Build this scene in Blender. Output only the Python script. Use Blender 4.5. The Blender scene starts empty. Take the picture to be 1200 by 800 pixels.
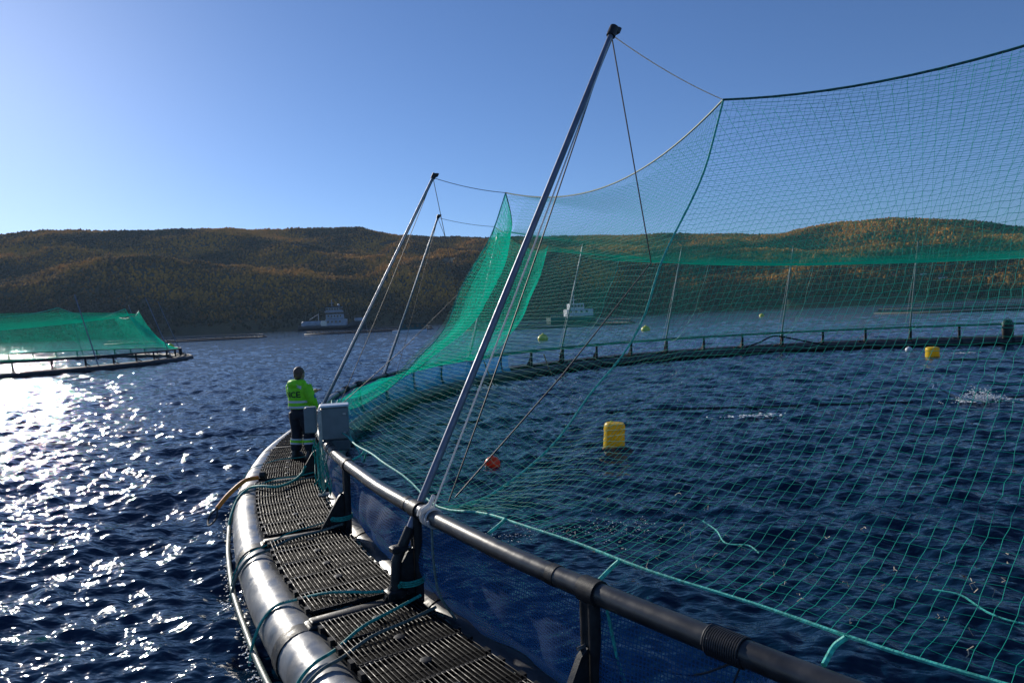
import bpy, bmesh, math, random
import numpy as np
from math import sin, cos, pi, radians as R, degrees, atan2, hypot, tan, exp
from mathutils import Vector, Matrix, noise
from mathutils.bvhtree import BVHTree

random.seed(7); RNG = np.random.default_rng(11)
scn = bpy.context.scene
COL = scn.collection

# ------------------------------------------------------------------ camera
CAMZ = 3.05
cam_d = bpy.data.cameras.new('camera'); cam = bpy.data.objects.new('camera', cam_d); COL.objects.link(cam)
cam_d.sensor_fit = 'HORIZONTAL'; cam_d.sensor_width = 36.0; cam_d.lens = 24.0
cam_d.clip_start = 0.05; cam_d.clip_end = 30000
roll = math.atan(0.0446); pitch = math.atan(27.2*cos(roll)/800)
cam.matrix_world = (Matrix.Translation((0, 0, CAMZ)) @ Matrix.Rotation(R(90)-pitch, 4, 'X') @ Matrix.Rotation(-roll, 4, 'Z'))
scn.camera = cam

# ------------------------------------------------------------------ light
SUN_AZ, SUN_EL = -39.8, 20.0                     # azimuth from +Y towards +X
w = bpy.data.worlds.new('World'); scn.world = w; w.use_nodes = True
nt = w.node_tree; bg = nt.nodes['Background']
sky = nt.nodes.new('ShaderNodeTexSky'); sky.sky_type = 'NISHITA'; sky.sun_disc = False
sky.sun_elevation = R(SUN_EL); sky.sun_rotation = R(SUN_AZ)
sky.altitude = 0; sky.air_density = 0.85; sky.dust_density = 0.18; sky.ozone_density = 4.6
wb = nt.nodes.new('ShaderNodeMix'); wb.data_type = 'RGBA'; wb.blend_type = 'MULTIPLY'; wb.inputs['Factor'].default_value = 1; wb.inputs['B'].default_value = (.87, .94, 1.09, 1)   # camera white balance
nt.links.new(sky.outputs[0], wb.inputs['A']); nt.links.new(wb.outputs['Result'], bg.inputs[0]); bg.inputs[1].default_value = 0.100
sd = bpy.data.lights.new('sun', 'SUN'); sd.energy = 4.7; sd.angle = R(0.55); sd.color = (1.0, 0.93, 0.82)
so = bpy.data.objects.new('sun', sd); COL.objects.link(so)
sdir = Vector((sin(R(SUN_AZ))*cos(R(SUN_EL)), cos(R(SUN_AZ))*cos(R(SUN_EL)), sin(R(SUN_EL))))
so.rotation_euler = (-sdir).to_track_quat('-Z', 'Y').to_euler(); so.location = (0, 0, 60)
vs = scn.view_settings; vs.view_transform = 'Standard'; vs.look = 'None'; vs.gamma = 1.0; vs.exposure = 0.1
scn.cycles.max_bounces = 6; scn.cycles.transparent_max_bounces = 24

# ------------------------------------------------------------------ helpers
def nodes_mat(name):
    m = bpy.data.materials.new(name); m.use_nodes = True
    return m, m.node_tree, m.node_tree.nodes['Principled BSDF']

def mat(name, col, rough=.5, metal=0, var=.25, nscale=6, bump=0., bscale=60, rvar=0., trans=0., spec=None, col2=None):
    m, t, p = nodes_mat(name)
    L = t.links
    tc = t.nodes.new('ShaderNodeTexCoord'); n = t.nodes.new('ShaderNodeTexNoise')
    n.inputs['Scale'].default_value = nscale; n.inputs['Detail'].default_value = 6
    L.new(tc.outputs['Object'], n.inputs['Vector'])
    mx = t.nodes.new('ShaderNodeMix'); mx.data_type = 'RGBA'
    c2 = col2 or tuple(c*(1-var) for c in col)
    mx.inputs['A'].default_value = (*c2, 1); mx.inputs['B'].default_value = (*[min(1, c*(1+var)) if not col2 else c for c in col], 1)
    cr = t.nodes.new('ShaderNodeMapRange'); cr.inputs[1].default_value = .35; cr.inputs[2].default_value = .65
    L.new(n.outputs[0], cr.inputs[0]); L.new(cr.outputs[0], mx.inputs['Factor']); L.new(mx.outputs['Result'], p.inputs['Base Color'])
    p.inputs['Roughness'].default_value = rough; p.inputs['Metallic'].default_value = metal
    if spec is not None: p.inputs['Specular IOR Level'].default_value = spec
    if rvar:
        n2 = t.nodes.new('ShaderNodeTexNoise'); n2.inputs['Scale'].default_value = nscale*1.7; n2.inputs['Detail'].default_value = 5
        L.new(tc.outputs['Object'], n2.inputs['Vector'])
        r = t.nodes.new('ShaderNodeMapRange'); r.inputs[1].default_value = .35; r.inputs[2].default_value = .65
        r.inputs[3].default_value = max(.03, rough-rvar); r.inputs[4].default_value = rough+rvar
        L.new(n2.outputs[0], r.inputs[0]); L.new(r.outputs[0], p.inputs['Roughness'])
    if bump:
        n3 = t.nodes.new('ShaderNodeTexNoise'); n3.inputs['Scale'].default_value = bscale; n3.inputs['Detail'].default_value = 4
        L.new(tc.outputs['Object'], n3.inputs['Vector'])
        b = t.nodes.new('ShaderNodeBump'); b.inputs['Distance'].default_value = bump; b.inputs['Strength'].default_value = 1
        L.new(n3.outputs[0], b.inputs['Height']); L.new(b.outputs[0], p.inputs['Normal'])
    if trans:
        tr = t.nodes.new('ShaderNodeBsdfTranslucent'); L.new(mx.outputs['Result'], tr.inputs['Color'])
        ms = t.nodes.new('ShaderNodeMixShader'); ms.inputs[0].default_value = trans
        out = t.nodes['Material Output']
        L.new(p.outputs[0], ms.inputs[1]); L.new(tr.outputs[0], ms.inputs[2]); L.new(ms.outputs[0], out.inputs['Surface'])
    return m

M = {}
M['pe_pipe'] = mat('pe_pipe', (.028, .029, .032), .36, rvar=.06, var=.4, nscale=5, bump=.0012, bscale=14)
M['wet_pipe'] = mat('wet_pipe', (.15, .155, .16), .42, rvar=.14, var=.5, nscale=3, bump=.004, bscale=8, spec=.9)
M['far_pipe'] = mat('far_pipe', (.03, .033, .04), .75, var=.3, nscale=2)
M['black_plastic'] = mat('black_plastic', (.016, .016, .018), .52, rvar=.12, spec=.35, var=.4, nscale=12, bump=.001, bscale=120)
M['grating'] = mat('grating', (.007, .0065, .008), .55, rvar=.14, var=.6, nscale=7, spec=.25)
M['plate'] = mat('plate', (.008, .008, .009), .85, spec=.1)
M['pole'] = mat('pole_metal', (.17, .19, .25), .5, metal=.4, rvar=.1, var=.12, nscale=8)
M['black_cap'] = mat('black_cap', (.012, .012, .014), .5)
M['net'] = mat('sunlit_net_twine', (.015, .82, .66), .55, var=.10, nscale=.7, trans=.8)  # brighter copy of the twine, backlit glow put into the colour
M['net_shaded'] = mat('shaded_net_twine', (.008, .52, .42), .55, var=.12, nscale=.7, trans=.5)  # same twine, darker copy with shade put into the colour
M['net_roof'] = mat('roof_twine', (.01, .62, .44), .55, var=.12, nscale=.7, trans=.6)
M['rope_green'] = mat('green_rope', (.015, .32, .26), .6, var=.4, nscale=40, bump=.004, bscale=90)
M['rope_seam'] = mat('seam_rope', (.08, .55, .46), .55, var=.35, nscale=30, bump=.004, bscale=90, trans=.25)
M['rope_dark'] = mat('dark_rope', (.02, .022, .028), .6, var=.3, nscale=40)
M['rope_top'] = mat('top_rope', (.01, .12, .10), .6, var=.5, nscale=30)
M['rope_white'] = mat('white_rope', (.72, .72, .72), .6, var=.1, nscale=40, trans=.35)
M['rope_wet'] = mat('weathered_rope', (.10, .14, .12), .45, var=.5, nscale=30, bump=.003, bscale=90)
M['orange'] = mat('orange_sleeve', (.85, .24, .03), .5, var=.25, nscale=20, bump=.002, bscale=50)
M['foam'] = mat('foam', (.75, .78, .8), .5, var=.1)
M['box_grey'] = mat('grey_enclosure', (.17, .19, .20), .4, var=.08, nscale=6, rvar=.06)  # grey darkened to carry the shade on the facing sides
M['box_dark'] = mat('dark_enclosure', (.10, .12, .13), .45, var=.15, nscale=6)
M['steel'] = mat('galvanised_steel', (.35, .36, .37), .35, metal=.8, var=.2, nscale=14)
M['yellow'] = mat('yellow_plastic', (.88, .62, .01), .4, var=.04, nscale=5, trans=.4)
M['yellow_pale'] = mat('pale_yellow_plastic', (.62, .62, .06), .4, var=.12, nscale=3)
M['red'] = mat('red_plastic', (.9, .10, .02), .35, var=.06, nscale=8, trans=.4)
M['white_paint'] = mat('white_paint', (.62, .66, .70), .35, var=.08, nscale=.5)
M['hull_dark'] = mat('dark_hull', (.02, .025, .035), .4, var=.3, nscale=.5)
M['hull_green'] = mat('green_hull', (.03, .09, .09), .4, var=.3, nscale=.6)
M['glass'] = mat('dark_glass', (.01, .013, .018), .08, var=.1)
M['deck'] = mat('deck', (.16, .17, .17), .7, var=.2, nscale=1)
M['hivis'] = mat('high_visibility_fabric', (.30, .88, .02), .6, var=.14, nscale=7, bump=.03, bscale=9, trans=.15)
M['reflect'] = mat('reflective_tape', (.62, .63, .65), .35, var=.06)
M['navy'] = mat('navy_fabric', (.010, .012, .02), .75, var=.3, nscale=14, bump=.006, bscale=16)
M['skin'] = mat('skin', (.45, .24, .17), .5, var=.08)
M['hair'] = mat('hair', (.12, .065, .04), .6, var=.4, nscale=60, bump=.004, bscale=80)
M['boot'] = mat('rubber_boot', (.014, .014, .016), .4)
M['fish'] = mat('fish_skin', (.22, .30, .42), .2, metal=.4, var=.3, nscale=10)

class MB:
    def __init__(s): s.v = []; s.f = []
    def add(s, vs, fs):
        o = len(s.v); s.v += [tuple(a) for a in vs]; s.f += [tuple(i+o for i in f) for f in fs]
    def box(s, c, size, X=(1, 0, 0), Y=(0, 1, 0), Z=(0, 0, 1), bev=0.):
        c = Vector(c); X, Y, Z = Vector(X).normalized(), Vector(Y).normalized(), Vector(Z).normalized()
        hx, hy, hz = size[0]/2, size[1]/2, size[2]/2
        if bev <= 0:
            vs = [c+X*(i*hx)+Y*(j*hy)+Z*(k*hz) for k in (-1, 1) for i, j in ((-1, -1), (1, -1), (1, 1), (-1, 1))]
            s.add(vs, [(3, 2, 1, 0), (4, 5, 6, 7), (0, 1, 5, 4), (1, 2, 6, 5), (2, 3, 7, 6), (3, 0, 4, 7)])
        else:
            b = min(bev, hx*.9, hy*.9, hz*.9); rings = []
            for k, ins in ((-hz, b), (-hz+b, 0), (hz-b, 0), (hz, b)):
                x, y = hx-ins, hy-ins
                pts = [(x-b, -y), (x, -y+b), (x, y-b), (x-b, y), (-x+b, y), (-x, y-b), (-x, -y+b), (-x+b, -y)]
                rings.append([c+X*p[0]+Y*p[1]+Z*k for p in pts])
            vs = [v for r in rings for v in r]; fs = [tuple(range(7, -1, -1)), tuple(range(24, 32))]
            for a in range(3):
                for i in range(8): fs.append((a*8+i, a*8+(i+1) % 8, (a+1)*8+(i+1) % 8, (a+1)*8+i))
            s.add(vs, fs)
    def tube(s, pts, rad, n=8, cap=True, closed=False):
        pts = [Vector(p) for p in pts]; N = len(pts)
        rads = rad if hasattr(rad, '__len__') else [rad]*N
        T = []
        for i in range(N):
            a = pts[i-1] if (i or closed) else pts[0]; b = pts[(i+1) % N] if (i < N-1 or closed) else pts[-1]
            t = (b-a); T.append(t.normalized() if t.length > 1e-9 else Vector((0, 0, 1)))
        u = Vector((0, 0, 1)) if abs(T[0].z) < .9 else Vector((1, 0, 0))
        u = (u-T[0]*u.dot(T[0])).normalized(); vs = []
        for i in range(N):
            u = (u-T[i]*u.dot(T[i]))
            u = u.normalized() if u.length > 1e-6 else Vector((1, 0, 0))
            w_ = T[i].cross(u)
            for k in range(n):
                a = 2*pi*k/n; vs.append(pts[i]+(u*cos(a)+w_*sin(a))*rads[i])
        fs = []
        for i in range(N if closed else N-1):
            j = (i+1) % N
            for k in range(n): fs.append((i*n+k, i*n+(k+1) % n, j*n+(k+1) % n, j*n+k))
        if cap and not closed: fs += [tuple(range(n-1, -1, -1)), tuple(range((N-1)*n, N*n))]
        s.add(vs, fs)
    def lathe(s, prof, c=(0, 0, 0), n=20, X=(1, 0, 0), Y=(0, 1, 0), Z=(0, 0, 1), sx=1, sy=1):
        c = Vector(c); X, Y, Z = Vector(X), Vector(Y), Vector(Z)
        vs = [c+X*(r*cos(2*pi*k/n)*sx)+Y*(r*sin(2*pi*k/n)*sy)+Z*z for r, z in prof for k in range(n)]
        fs = [(i*n+k, i*n+(k+1) % n, (i+1)*n+(k+1) % n, (i+1)*n+k) for i in range(len(prof)-1) for k in range(n)]
        fs += [tuple(range(n-1, -1, -1)), tuple(range((len(prof)-1)*n, len(prof)*n))]
        s.add(vs, fs)
    def grid(s, P):                                  # P[i][j] points
        ni, nj = len(P), len(P[0])
        s.add([p for r in P for p in r], [(i*nj+j, i*nj+j+1, (i+1)*nj+j+1, (i+1)*nj+j) for i in range(ni-1) for j in range(nj-1)])
    def prism(s, outline, depth, c=(0, 0, 0), X=(1, 0, 0), Y=(0, 0, 1), D=(0, 1, 0)):
        c = Vector(c); X, Y, D = Vector(X), Vector(Y), Vector(D); n = len(outline)
        vs = [c+X*a+Y*b+D*(k*depth/2) for k in (-1, 1) for a, b in outline]
        s.add(vs, [tuple(range(n)), tuple(range(2*n-1, n-1, -1))]+[(i, n+i, n+(i+1) % n, (i+1) % n) for i in range(n)])
    def build(s, name, m, parent=None, smooth=True, recalc=False):
        me = bpy.data.meshes.new(name); me.from_pydata(s.v, [], s.f)
        if recalc:
            b = bmesh.new(); b.from_mesh(me); bmesh.ops.recalc_face_normals(b, faces=b.faces); b.to_mesh(me); b.free()
        me.materials.append(m)
        if smooth:
            me.shade_smooth(); 
            try: me.set_sharp_from_angle(angle=R(40))
            except Exception: pass
        return link(name, me, parent)

def link(name, me, parent=None):
    o = bpy.data.objects.new(name, me); COL.objects.link(o)
    if parent is not None: o.parent = parent; o.matrix_parent_inverse = parent.matrix_basis.inverted()
    return o

def np_mesh(name, V, F, m, parent=None, smooth=False):
    """V (n,3), F (k,q) arrays -> object"""
    me = bpy.data.meshes.new(name); me.vertices.add(len(V)); me.vertices.foreach_set('co', np.asarray(V, 'f').ravel())
    k, q = F.shape; me.loops.add(k*q); me.loops.foreach_set('vertex_index', F.astype('i').ravel())
    me.polygons.add(k); me.polygons.foreach_set('loop_start', np.arange(0, k*q, q, dtype='i'))
    me.update(calc_edges=True); me.materials.append(m)
    if smooth: me.shade_smooth()
    return link(name, me, parent)

def tag(o, label=None, cat=None, group=None, kind=None):
    if label: o['label'] = label
    if cat: o['category'] = cat
    if group: o['group'] = group
    if kind: o['kind'] = kind
    return o

def thing(name, loc, label, cat, group=None, rz=0.):
    o = bpy.data.objects.new(name, None); COL.objects.link(o); o.location = loc; o.rotation_euler = (0, 0, rz)
    o.empty_display_size = .2
    bpy.context.view_layer.update() if False else None
    o.matrix_basis = Matrix.Translation(loc) @ Matrix.Rotation(rz, 4, 'Z')
    return tag(o, label, cat, group)

def local(o):   # children given in local coordinates
    return o
def lk(o, parent):  # parent a child whose mesh is in the parent's local coordinates
    o.parent = parent; o.matrix_parent_inverse = Matrix.Identity(4); return o

def copy_tree(o, parent=None):
    c = o.copy(); COL.objects.link(c)
    if parent is not None: c.parent = parent
    for ch in list(o.children): copy_tree(ch, c)
    return c

def bez(pts, n=12):              # Catmull-Rom through points
    P = [Vector(p) for p in pts]; P = [P[0]*2-P[1]]+P+[P[-1]*2-P[-2]]; out = []
    for i in range(1, len(P)-2):
        for k in range(n):
            t = k/n; a, b, c, d = P[i-1:i+3]
            out.append(.5*((2*b)+(c-a)*t+(2*a-5*b+4*c-d)*t*t+(3*b-a-3*c+d)*t**3))
    out.append(P[-2]); return out

# ------------------------------------------------------------------ water
def wave_field(X, Y, cell, seed=5):
    rg = np.random.default_rng(seed); Z = np.zeros_like(X)
    wind = R(250)
    lam = np.exp(rg.uniform(np.log(.22), np.log(3.6), 105))
    for l in lam:
        a = wind+rg.normal(0, .75); k = 2*pi/l; amp = .0056*l**.62*rg.uniform(.6, 1.4); ph = rg.uniform(0, 2*pi)
        att = np.clip((l/cell-2.)/2., 0, 1)
        q = k*(X*cos(a)+Y*sin(a))+ph
        Z += amp*att*(np.sin(q)+.22*np.sin(2*q+.6))
    return Z

def make_water():
    front = np.radians(np.linspace(-58, 58, 1000)); back = np.radians(np.linspace(58, 302, 90))[1:-1]
    ang = np.concatenate([front, back]); na = len(ang)
    rad = np.concatenate([[.5], np.exp(np.linspace(np.log(1.8), np.log(260), 1150)), np.exp(np.linspace(np.log(262), np.log(9500), 170))]); nr = len(rad)
    A, Rr = np.meshgrid(ang, rad); X = Rr*np.sin(A); Y = Rr*np.cos(A)
    cell = np.maximum(Rr*np.where(Rr < 261, .0044, .022), Rr*np.where(np.abs(A) < 1.03, .002, .05))
    Z = wave_field(X, Y, cell)
    V = np.stack([X, Y, Z], -1).reshape(-1, 3)
    i, j = np.meshgrid(np.arange(nr-1), np.arange(na), indexing='ij'); j2 = (j+1) % na
    F = np.stack([i*na+j, (i+1)*na+j, (i+1)*na+j2, i*na+j2], -1).reshape(-1, 4)[:, ::-1]
    V = np.vstack([V, [[0, 0, 0]]]); 
    m, t, p = nodes_mat('sea_water'); L = t.links
    p.inputs['Base Color'].default_value = (.002, .018, .045, 1); p.inputs['Roughness'].default_value = .05
    p.inputs['IOR'].default_value = 1.33; p.inputs['Specular IOR Level'].default_value = .5
    tc = t.nodes.new('ShaderNodeNewGeometry'); h = None
    mp = t.nodes.new('ShaderNodeMapping'); mp.inputs['Rotation'].default_value = (0, 0, R(20)); mp.inputs['Scale'].default_value = (1, 1.9, 1)
    L.new(tc.outputs['Position'], mp.inputs['Vector'])
    for sc, ds, det in ((2.8, .060, 2), (9., .008, 2)):
        n = t.nodes.new('ShaderNodeTexNoise'); n.inputs['Scale'].default_value = sc; n.inputs['Detail'].default_value = det
        n.inputs['Roughness'].default_value = .55
        L.new(mp.outputs[0], n.inputs['Vector'])
        b = t.nodes.new('ShaderNodeBump'); b.inputs['Distance'].default_value = ds; b.inputs['Strength'].default_value = 1
        L.new(n.outputs[0], b.inputs['Height'])
        if h: L.new(h.outputs[0], b.inputs['Normal'])
        h = b
    L.new(h.outputs[0], p.inputs['Normal'])
    o = np_mesh('water', V, F, m, smooth=True); tag(o, kind='structure'); return o
make_water()

# ------------------------------------------------------------------ hills and forest
def lerp_tab(tab, x):
    return float(np.interp(x, [a for a, b in tab], [b for a, b in tab]))
RIDGE = [(-400, 115), (-200, 118), (0, 119), (70, 122.5), (150, 119), (230, 118), (300, 116), (360, 115.5), (430, 108.5), (480, 101), (540, 93), (620, 91), (700, 89.5), (780, 88),
         (850, 85), (925, 84), (960, 88), (1000, 91), (1050, 92), (1100, 90), (1150, 87), (1200, 78), (1300, 66), (1500, 50), (1900, 40)]
D0, DR = 1150., 1950.
def hill_h(x, y):
    d = hypot(x, y); az = atan2(x, y)
    px = 600+800*tan(max(-1.2, min(1.2, az)))
    H = lerp_tab(RIDGE, px)/hypot(800, px-600)*DR+3
    d0 = D0+60*noise.noise((az*3, 1.3, 0))
    t = (d-d0)/(DR-d0)
    if t < 0: return -6+t*60
    # lower slope steep, bench, upper slope
    def ss(a): a = max(0., min(1., a)); return a*a*(3-2*a)
    k = .5+.5*sin(az*5+1)
    if t <= 1: prof = (.46+.1*k)*ss((t+.12)/(.52))*.9 + (1-(.46+.1*k)*.9)*ss((t-.25)/.9)/ss(.75/.9)
    else: prof = max(.3, 1-(t-1)*.7)
    h = H*prof
    env = min(1, t*4)*(1-min(1, max(0, t))**6*.82)
    q = Vector((x/420, y/420, 0))
    # spurs running down towards the right
    rid = 1-abs(noise.noise(Vector((x*.0022+y*.0021, y*.0010-x*.0006, 4.))))*2
    h += env*(36*(rid-.55)+22*noise.fractal(q*2.2, .9, 2.1, 5))
    return h
def make_hills():
    na, nr = 520, 150
    azs = np.radians(np.linspace(-66, 66, na)); ds = np.linspace(1040, 3000, nr); V = np.zeros((nr*na, 3)); k = 0
    for d in ds:
        for a in azs:
            x, y = d*sin(a), d*cos(a); V[k] = (x, y, hill_h(x, y)); k += 1
    i, j = np.meshgrid(np.arange(nr-1), np.arange(na-1), indexing='ij')
    F = np.stack([i*na+j, i*na+j+1, (i+1)*na+j+1, (i+1)*na+j], -1).reshape(-1, 4)
    m = mat('hill_ground', (.07, .06, .025), .95, var=.3, nscale=.02, col2=(.035, .045, .02))
    o = np_mesh('hills', V, F, m, smooth=True); tag(o, kind='structure')
    return V.reshape(nr, na, 3), azs, ds
HV, HA, HD = make_hills()

def ico():
    b = bmesh.new(); bmesh.ops.create_icosphere(b, subdivisions=1, radius=1); 
    v = np.array([tuple(x.co) for x in b.verts]); f = np.array([[q.index for q in x.verts] for x in b.faces]); b.free(); return v, f
def make_forest():
    iv, if_ = ico(); n = 150000
    az = RNG.uniform(R(-44), R(44), n); d = np.sqrt(RNG.uniform(1130**2, 2060**2, n))
    # bilinear height from the terrain grid
    fi = (d-HD[0])/(HD[1]-HD[0]); fj = (az-HA[0])/(HA[1]-HA[0]); i0 = fi.astype(int); j0 = fj.astype(int); a = fi-i0; b = fj-j0
    Hh = HV[:, :, 2]; z = (Hh[i0, j0]*(1-a)*(1-b)+Hh[i0+1, j0]*a*(1-b)+Hh[i0, j0+1]*(1-a)*b+Hh[i0+1, j0+1]*a*b)
    x = d*np.sin(az); y = d*np.cos(az)
    cl = np.array([noise.noise((px*.012, py*.012, 2)) for px, py in zip(x, y)])
    keep = (z > 1.5) & (cl > -.62); x, y, z = x[keep], y[keep], z[keep]; n = len(x)
    s = RNG.uniform(1.2, 2.8, n); hh = s*RNG.uniform(.9, 1.6, n)
    rot = RNG.uniform(0, 2*pi, n); jit = 1+RNG.uniform(-.32, .32, (n, len(iv)))
    P = iv[None]*jit[..., None]
    X = (P[..., 0]*np.cos(rot)[:, None]-P[..., 1]*np.sin(rot)[:, None])*s[:, None]+x[:, None]
    Y = (P[..., 0]*np.sin(rot)[:, None]+P[..., 1]*np.cos(rot)[:, None])*s[:, None]+y[:, None]
    Z = P[..., 2]*hh[:, None]+(z+hh*.75)[:, None]
    V = np.stack([X, Y, Z], -1).reshape(-1, 3); F = (if_[None]+(np.arange(n)*len(iv))[:, None, None]).reshape(-1, 3)
    m, t, p = nodes_mat('autumn_birch_foliage'); L = t.links
    g = t.nodes.new('ShaderNodeNewGeometry')
    def nz(scale, det=3):
        q = t.nodes.new('ShaderNodeTexNoise'); q.inputs['Scale'].default_value = scale; q.inputs['Detail'].default_value = det
        L.new(g.outputs['Position'], q.inputs['Vector']); return q
    n0 = nz(.0055, 5); n1 = t.nodes.new('ShaderNodeMapRange'); L.new(n0.outputs[0], n1.inputs[0]); n1.inputs[1].default_value = .37; n1.inputs[2].default_value = .63; n1.inputs[3].default_value = .18; n1.inputs[4].default_value = .82
    sx = t.nodes.new('ShaderNodeSeparateXYZ'); L.new(g.outputs['Position'], sx.inputs[0])
    alt = t.nodes.new('ShaderNodeMapRange'); L.new(sx.outputs['Z'], alt.inputs[0]); alt.inputs[1].default_value = 12; alt.inputs[2].default_value = 110
    alt.inputs[3].default_value = -.30; alt.inputs[4].default_value = .16
    ad = t.nodes.new('ShaderNodeMath'); L.new(alt.outputs[0], ad.inputs[0])
    ri = t.nodes.new('ShaderNodeMath'); ri.operation = 'MULTIPLY_ADD'; L.new(g.outputs['Random Per Island'], ri.inputs[0]); ri.inputs[1].default_value = .30; L.new(n1.outputs[0], ri.inputs[2])
    L.new(ri.outputs[0], ad.inputs[1])
    cr = t.nodes.new('ShaderNodeValToRGB'); L.new(ad.outputs[0], cr.inputs[0]); e = cr.color_ramp.elements
    e[0].position = .40; e[0].color = (.018, .03, .014, 1); e[1].position = .98; e[1].color = (.66, .32, .04, 1)
    for ps, c in ((.56, (.045, .05, .014, 1)), (.70, (.18, .095, .022, 1)), (.84, (.42, .21, .03, 1))):
        q = e.new(ps); q.color = c
    L.new(cr.outputs[0], p.inputs['Base Color']); p.inputs['Roughness'].default_value = .9; p.inputs['Specular IOR Level'].default_value = .1
    tr = t.nodes.new('ShaderNodeBsdfTranslucent'); L.new(cr.outputs[0], tr.inputs['Color'])
    ms = t.nodes.new('ShaderNodeMixShader'); ms.inputs[0].default_value = .35
    L.new(p.outputs[0], ms.inputs[1]); L.new(tr.outputs[0], ms.inputs[2]); L.new(ms.outputs[0], t.nodes['Material Output'].inputs['Surface'])
    o = np_mesh('forest', V, F, m)
    tag(o, 'autumn birch forest turning orange, covering the far hillside across the fjord', 'forest', kind='stuff')
make_forest()

# ------------------------------------------------------------------ fish pen geometry
CX, CY = 20.96, 19.58
def pc(r, th, z):                # polar (deg) about the near pen's centre
    a = R(th); return Vector((CX+r*cos(a), CY+r*sin(a), z))
def fr(th):
    a = R(th); return Vector((cos(a), sin(a), 0)), Vector((-sin(a), cos(a), 0))
POLES = [-148.9, -169., -188.4, -206.6, -224.8, -243.8, -263., -281.6] + [-300.5-19*k for k in range(8)] + [-452.5, -471.5, -490.]
POSTS = []
for i, a in enumerate(POLES):
    b = POLES[(i+1) % len(POLES)]-(360 if i == len(POLES)-1 else 0)
    POSTS += [a, a+(b-a)/3, a+2*(b-a)/3]
def norm(a): return (a+180) % 360-180
POSTS = [norm(a) for a in POSTS]
near_fix = [a for a in POSTS if not (-168 < a < -132)] + [-137.7, -143.3, -154.5, -148.9, -161.8]
POSTS = sorted(set(round(a, 2) for a in near_fix))
POLES = [norm(a) for a in POLES]
PTOP = {0: (23.0, 6.17), 1: (22.95, 6.25), 2: (23.5, 6.55)}
CORN = {0: (21.25, 5.65), 1: (21.35, 5.88), 2: (21.6, 6.1)}
ZR = 1.30; RR = 25.6

def ring_pts(r, z, n=220, wob=0., seed=0):
    return [pc(r+wob*noise.noise((k*.35, seed, 0)), 360*k/n, z+wob*.7*noise.noise((k*.3, seed+5, 1))) for k in range(n)]

pen = thing('fish_pen', (CX, CY, 0), 'big round near fish pen with black plastic float pipes, grated walkway and black handrail', 'fish pen')
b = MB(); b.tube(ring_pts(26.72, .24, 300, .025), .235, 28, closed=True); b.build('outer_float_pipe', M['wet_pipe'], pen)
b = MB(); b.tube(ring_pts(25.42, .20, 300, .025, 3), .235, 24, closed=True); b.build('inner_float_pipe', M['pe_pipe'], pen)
hr = MB(); hr.tube(ring_pts(RR, ZR, 400, .012, 8), .07, 20, closed=True); hr = hr.build('handrail', M['pe_pipe'], pen)
# black sleeves and lashings on the rail
for th in (-144.1, -149.4, -156.3, -157.1, -157.5, -183, -200):
    b = MB(); b.tube([pc(RR, th+k*.09, ZR) for k in (-1, 0, 1)], .0745, 20); b.build('clamp_ring', M['black_plastic'], hr)
def lashing(th0, n, pitch, rad, m, rr=.078, parent=None, name='lashing'):
    b = MB(); pts = []
    for k in range(n*14+1):
        a = 2*pi*k/14; th = th0+pitch*k/14; o = pc(RR, th, ZR); X, T = fr(th)
        pts.append(o+X*(cos(a)*rr)+Vector((0, 0, 1))*(sin(a)*rr))
    b.tube(pts, rad, 6); return b.build(name, m, parent)
lashing(-141.3, 16, .030, .006, M['rope_dark'], .077, hr)
lashing(-178.5, 9, .12, .010, M['rope_dark'], .082, hr)
lashing(-181.5, 8, .10, .010, M['rope_dark'], .082, hr)

# brackets: crossbar on the pipes, twin post, gusset, clamp on the rail
def bracket(th):
    X, T = fr(th); Z = Vector((0, 0, 1)); P = lambda r, t, z: pc(r, th, 0)+X*(r*0)+T*t+Z*z
    b = MB()
    b.box(P(26.15, 0, .46), (1.05, .19, .07), X, T, Z, .012)                    # crossbar
    b.box(P(26.15, 0, .505), (.98, .12, .035), X, T, Z, .008)
    root = b.build('bracket', M['black_plastic'], pen)
    b = MB()
    for s in (-1, 1): b.tube([P(25.63, s*.036, .44), P(25.62, s*.036, ZR-.05)], .042, 14)
    b.box(P(25.63, 0, .9), (.05, .05, .80), X, T, Z)
    b.tube([P(RR, -.075, ZR), P(RR, .075, ZR)], .083, 18)
    b.build('post', M['black_plastic'], root)
    b = MB(); b.prism([(0, 0), (.30, 0), (.30, .03), (.06, .42), (0, .46)], .045, P(25.67, 0, .5), X, Z, T)
    for t in (-.05, .05): b.tube([P(25.76, t, .55), P(25.76, t, .585)], .016, 8)
    b.build('gusset', M['black_plastic'], root)
    for r0, zz, rd in ((26.72, .24, .243), (25.42, .20, .243)):
        b = MB(); b.tube([P(r0, -.085, zz), P(r0, .085, zz)], rd, 26); b.build('pipe_collar', M['black_plastic'], root)
    b = MB(); b.tube([P(25.66, -.02, .955), P(25.72, -.02, .955)], .013, 8); b.build('bolt', M['steel'], root)
    return root
for th in POSTS: bracket(th)

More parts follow.
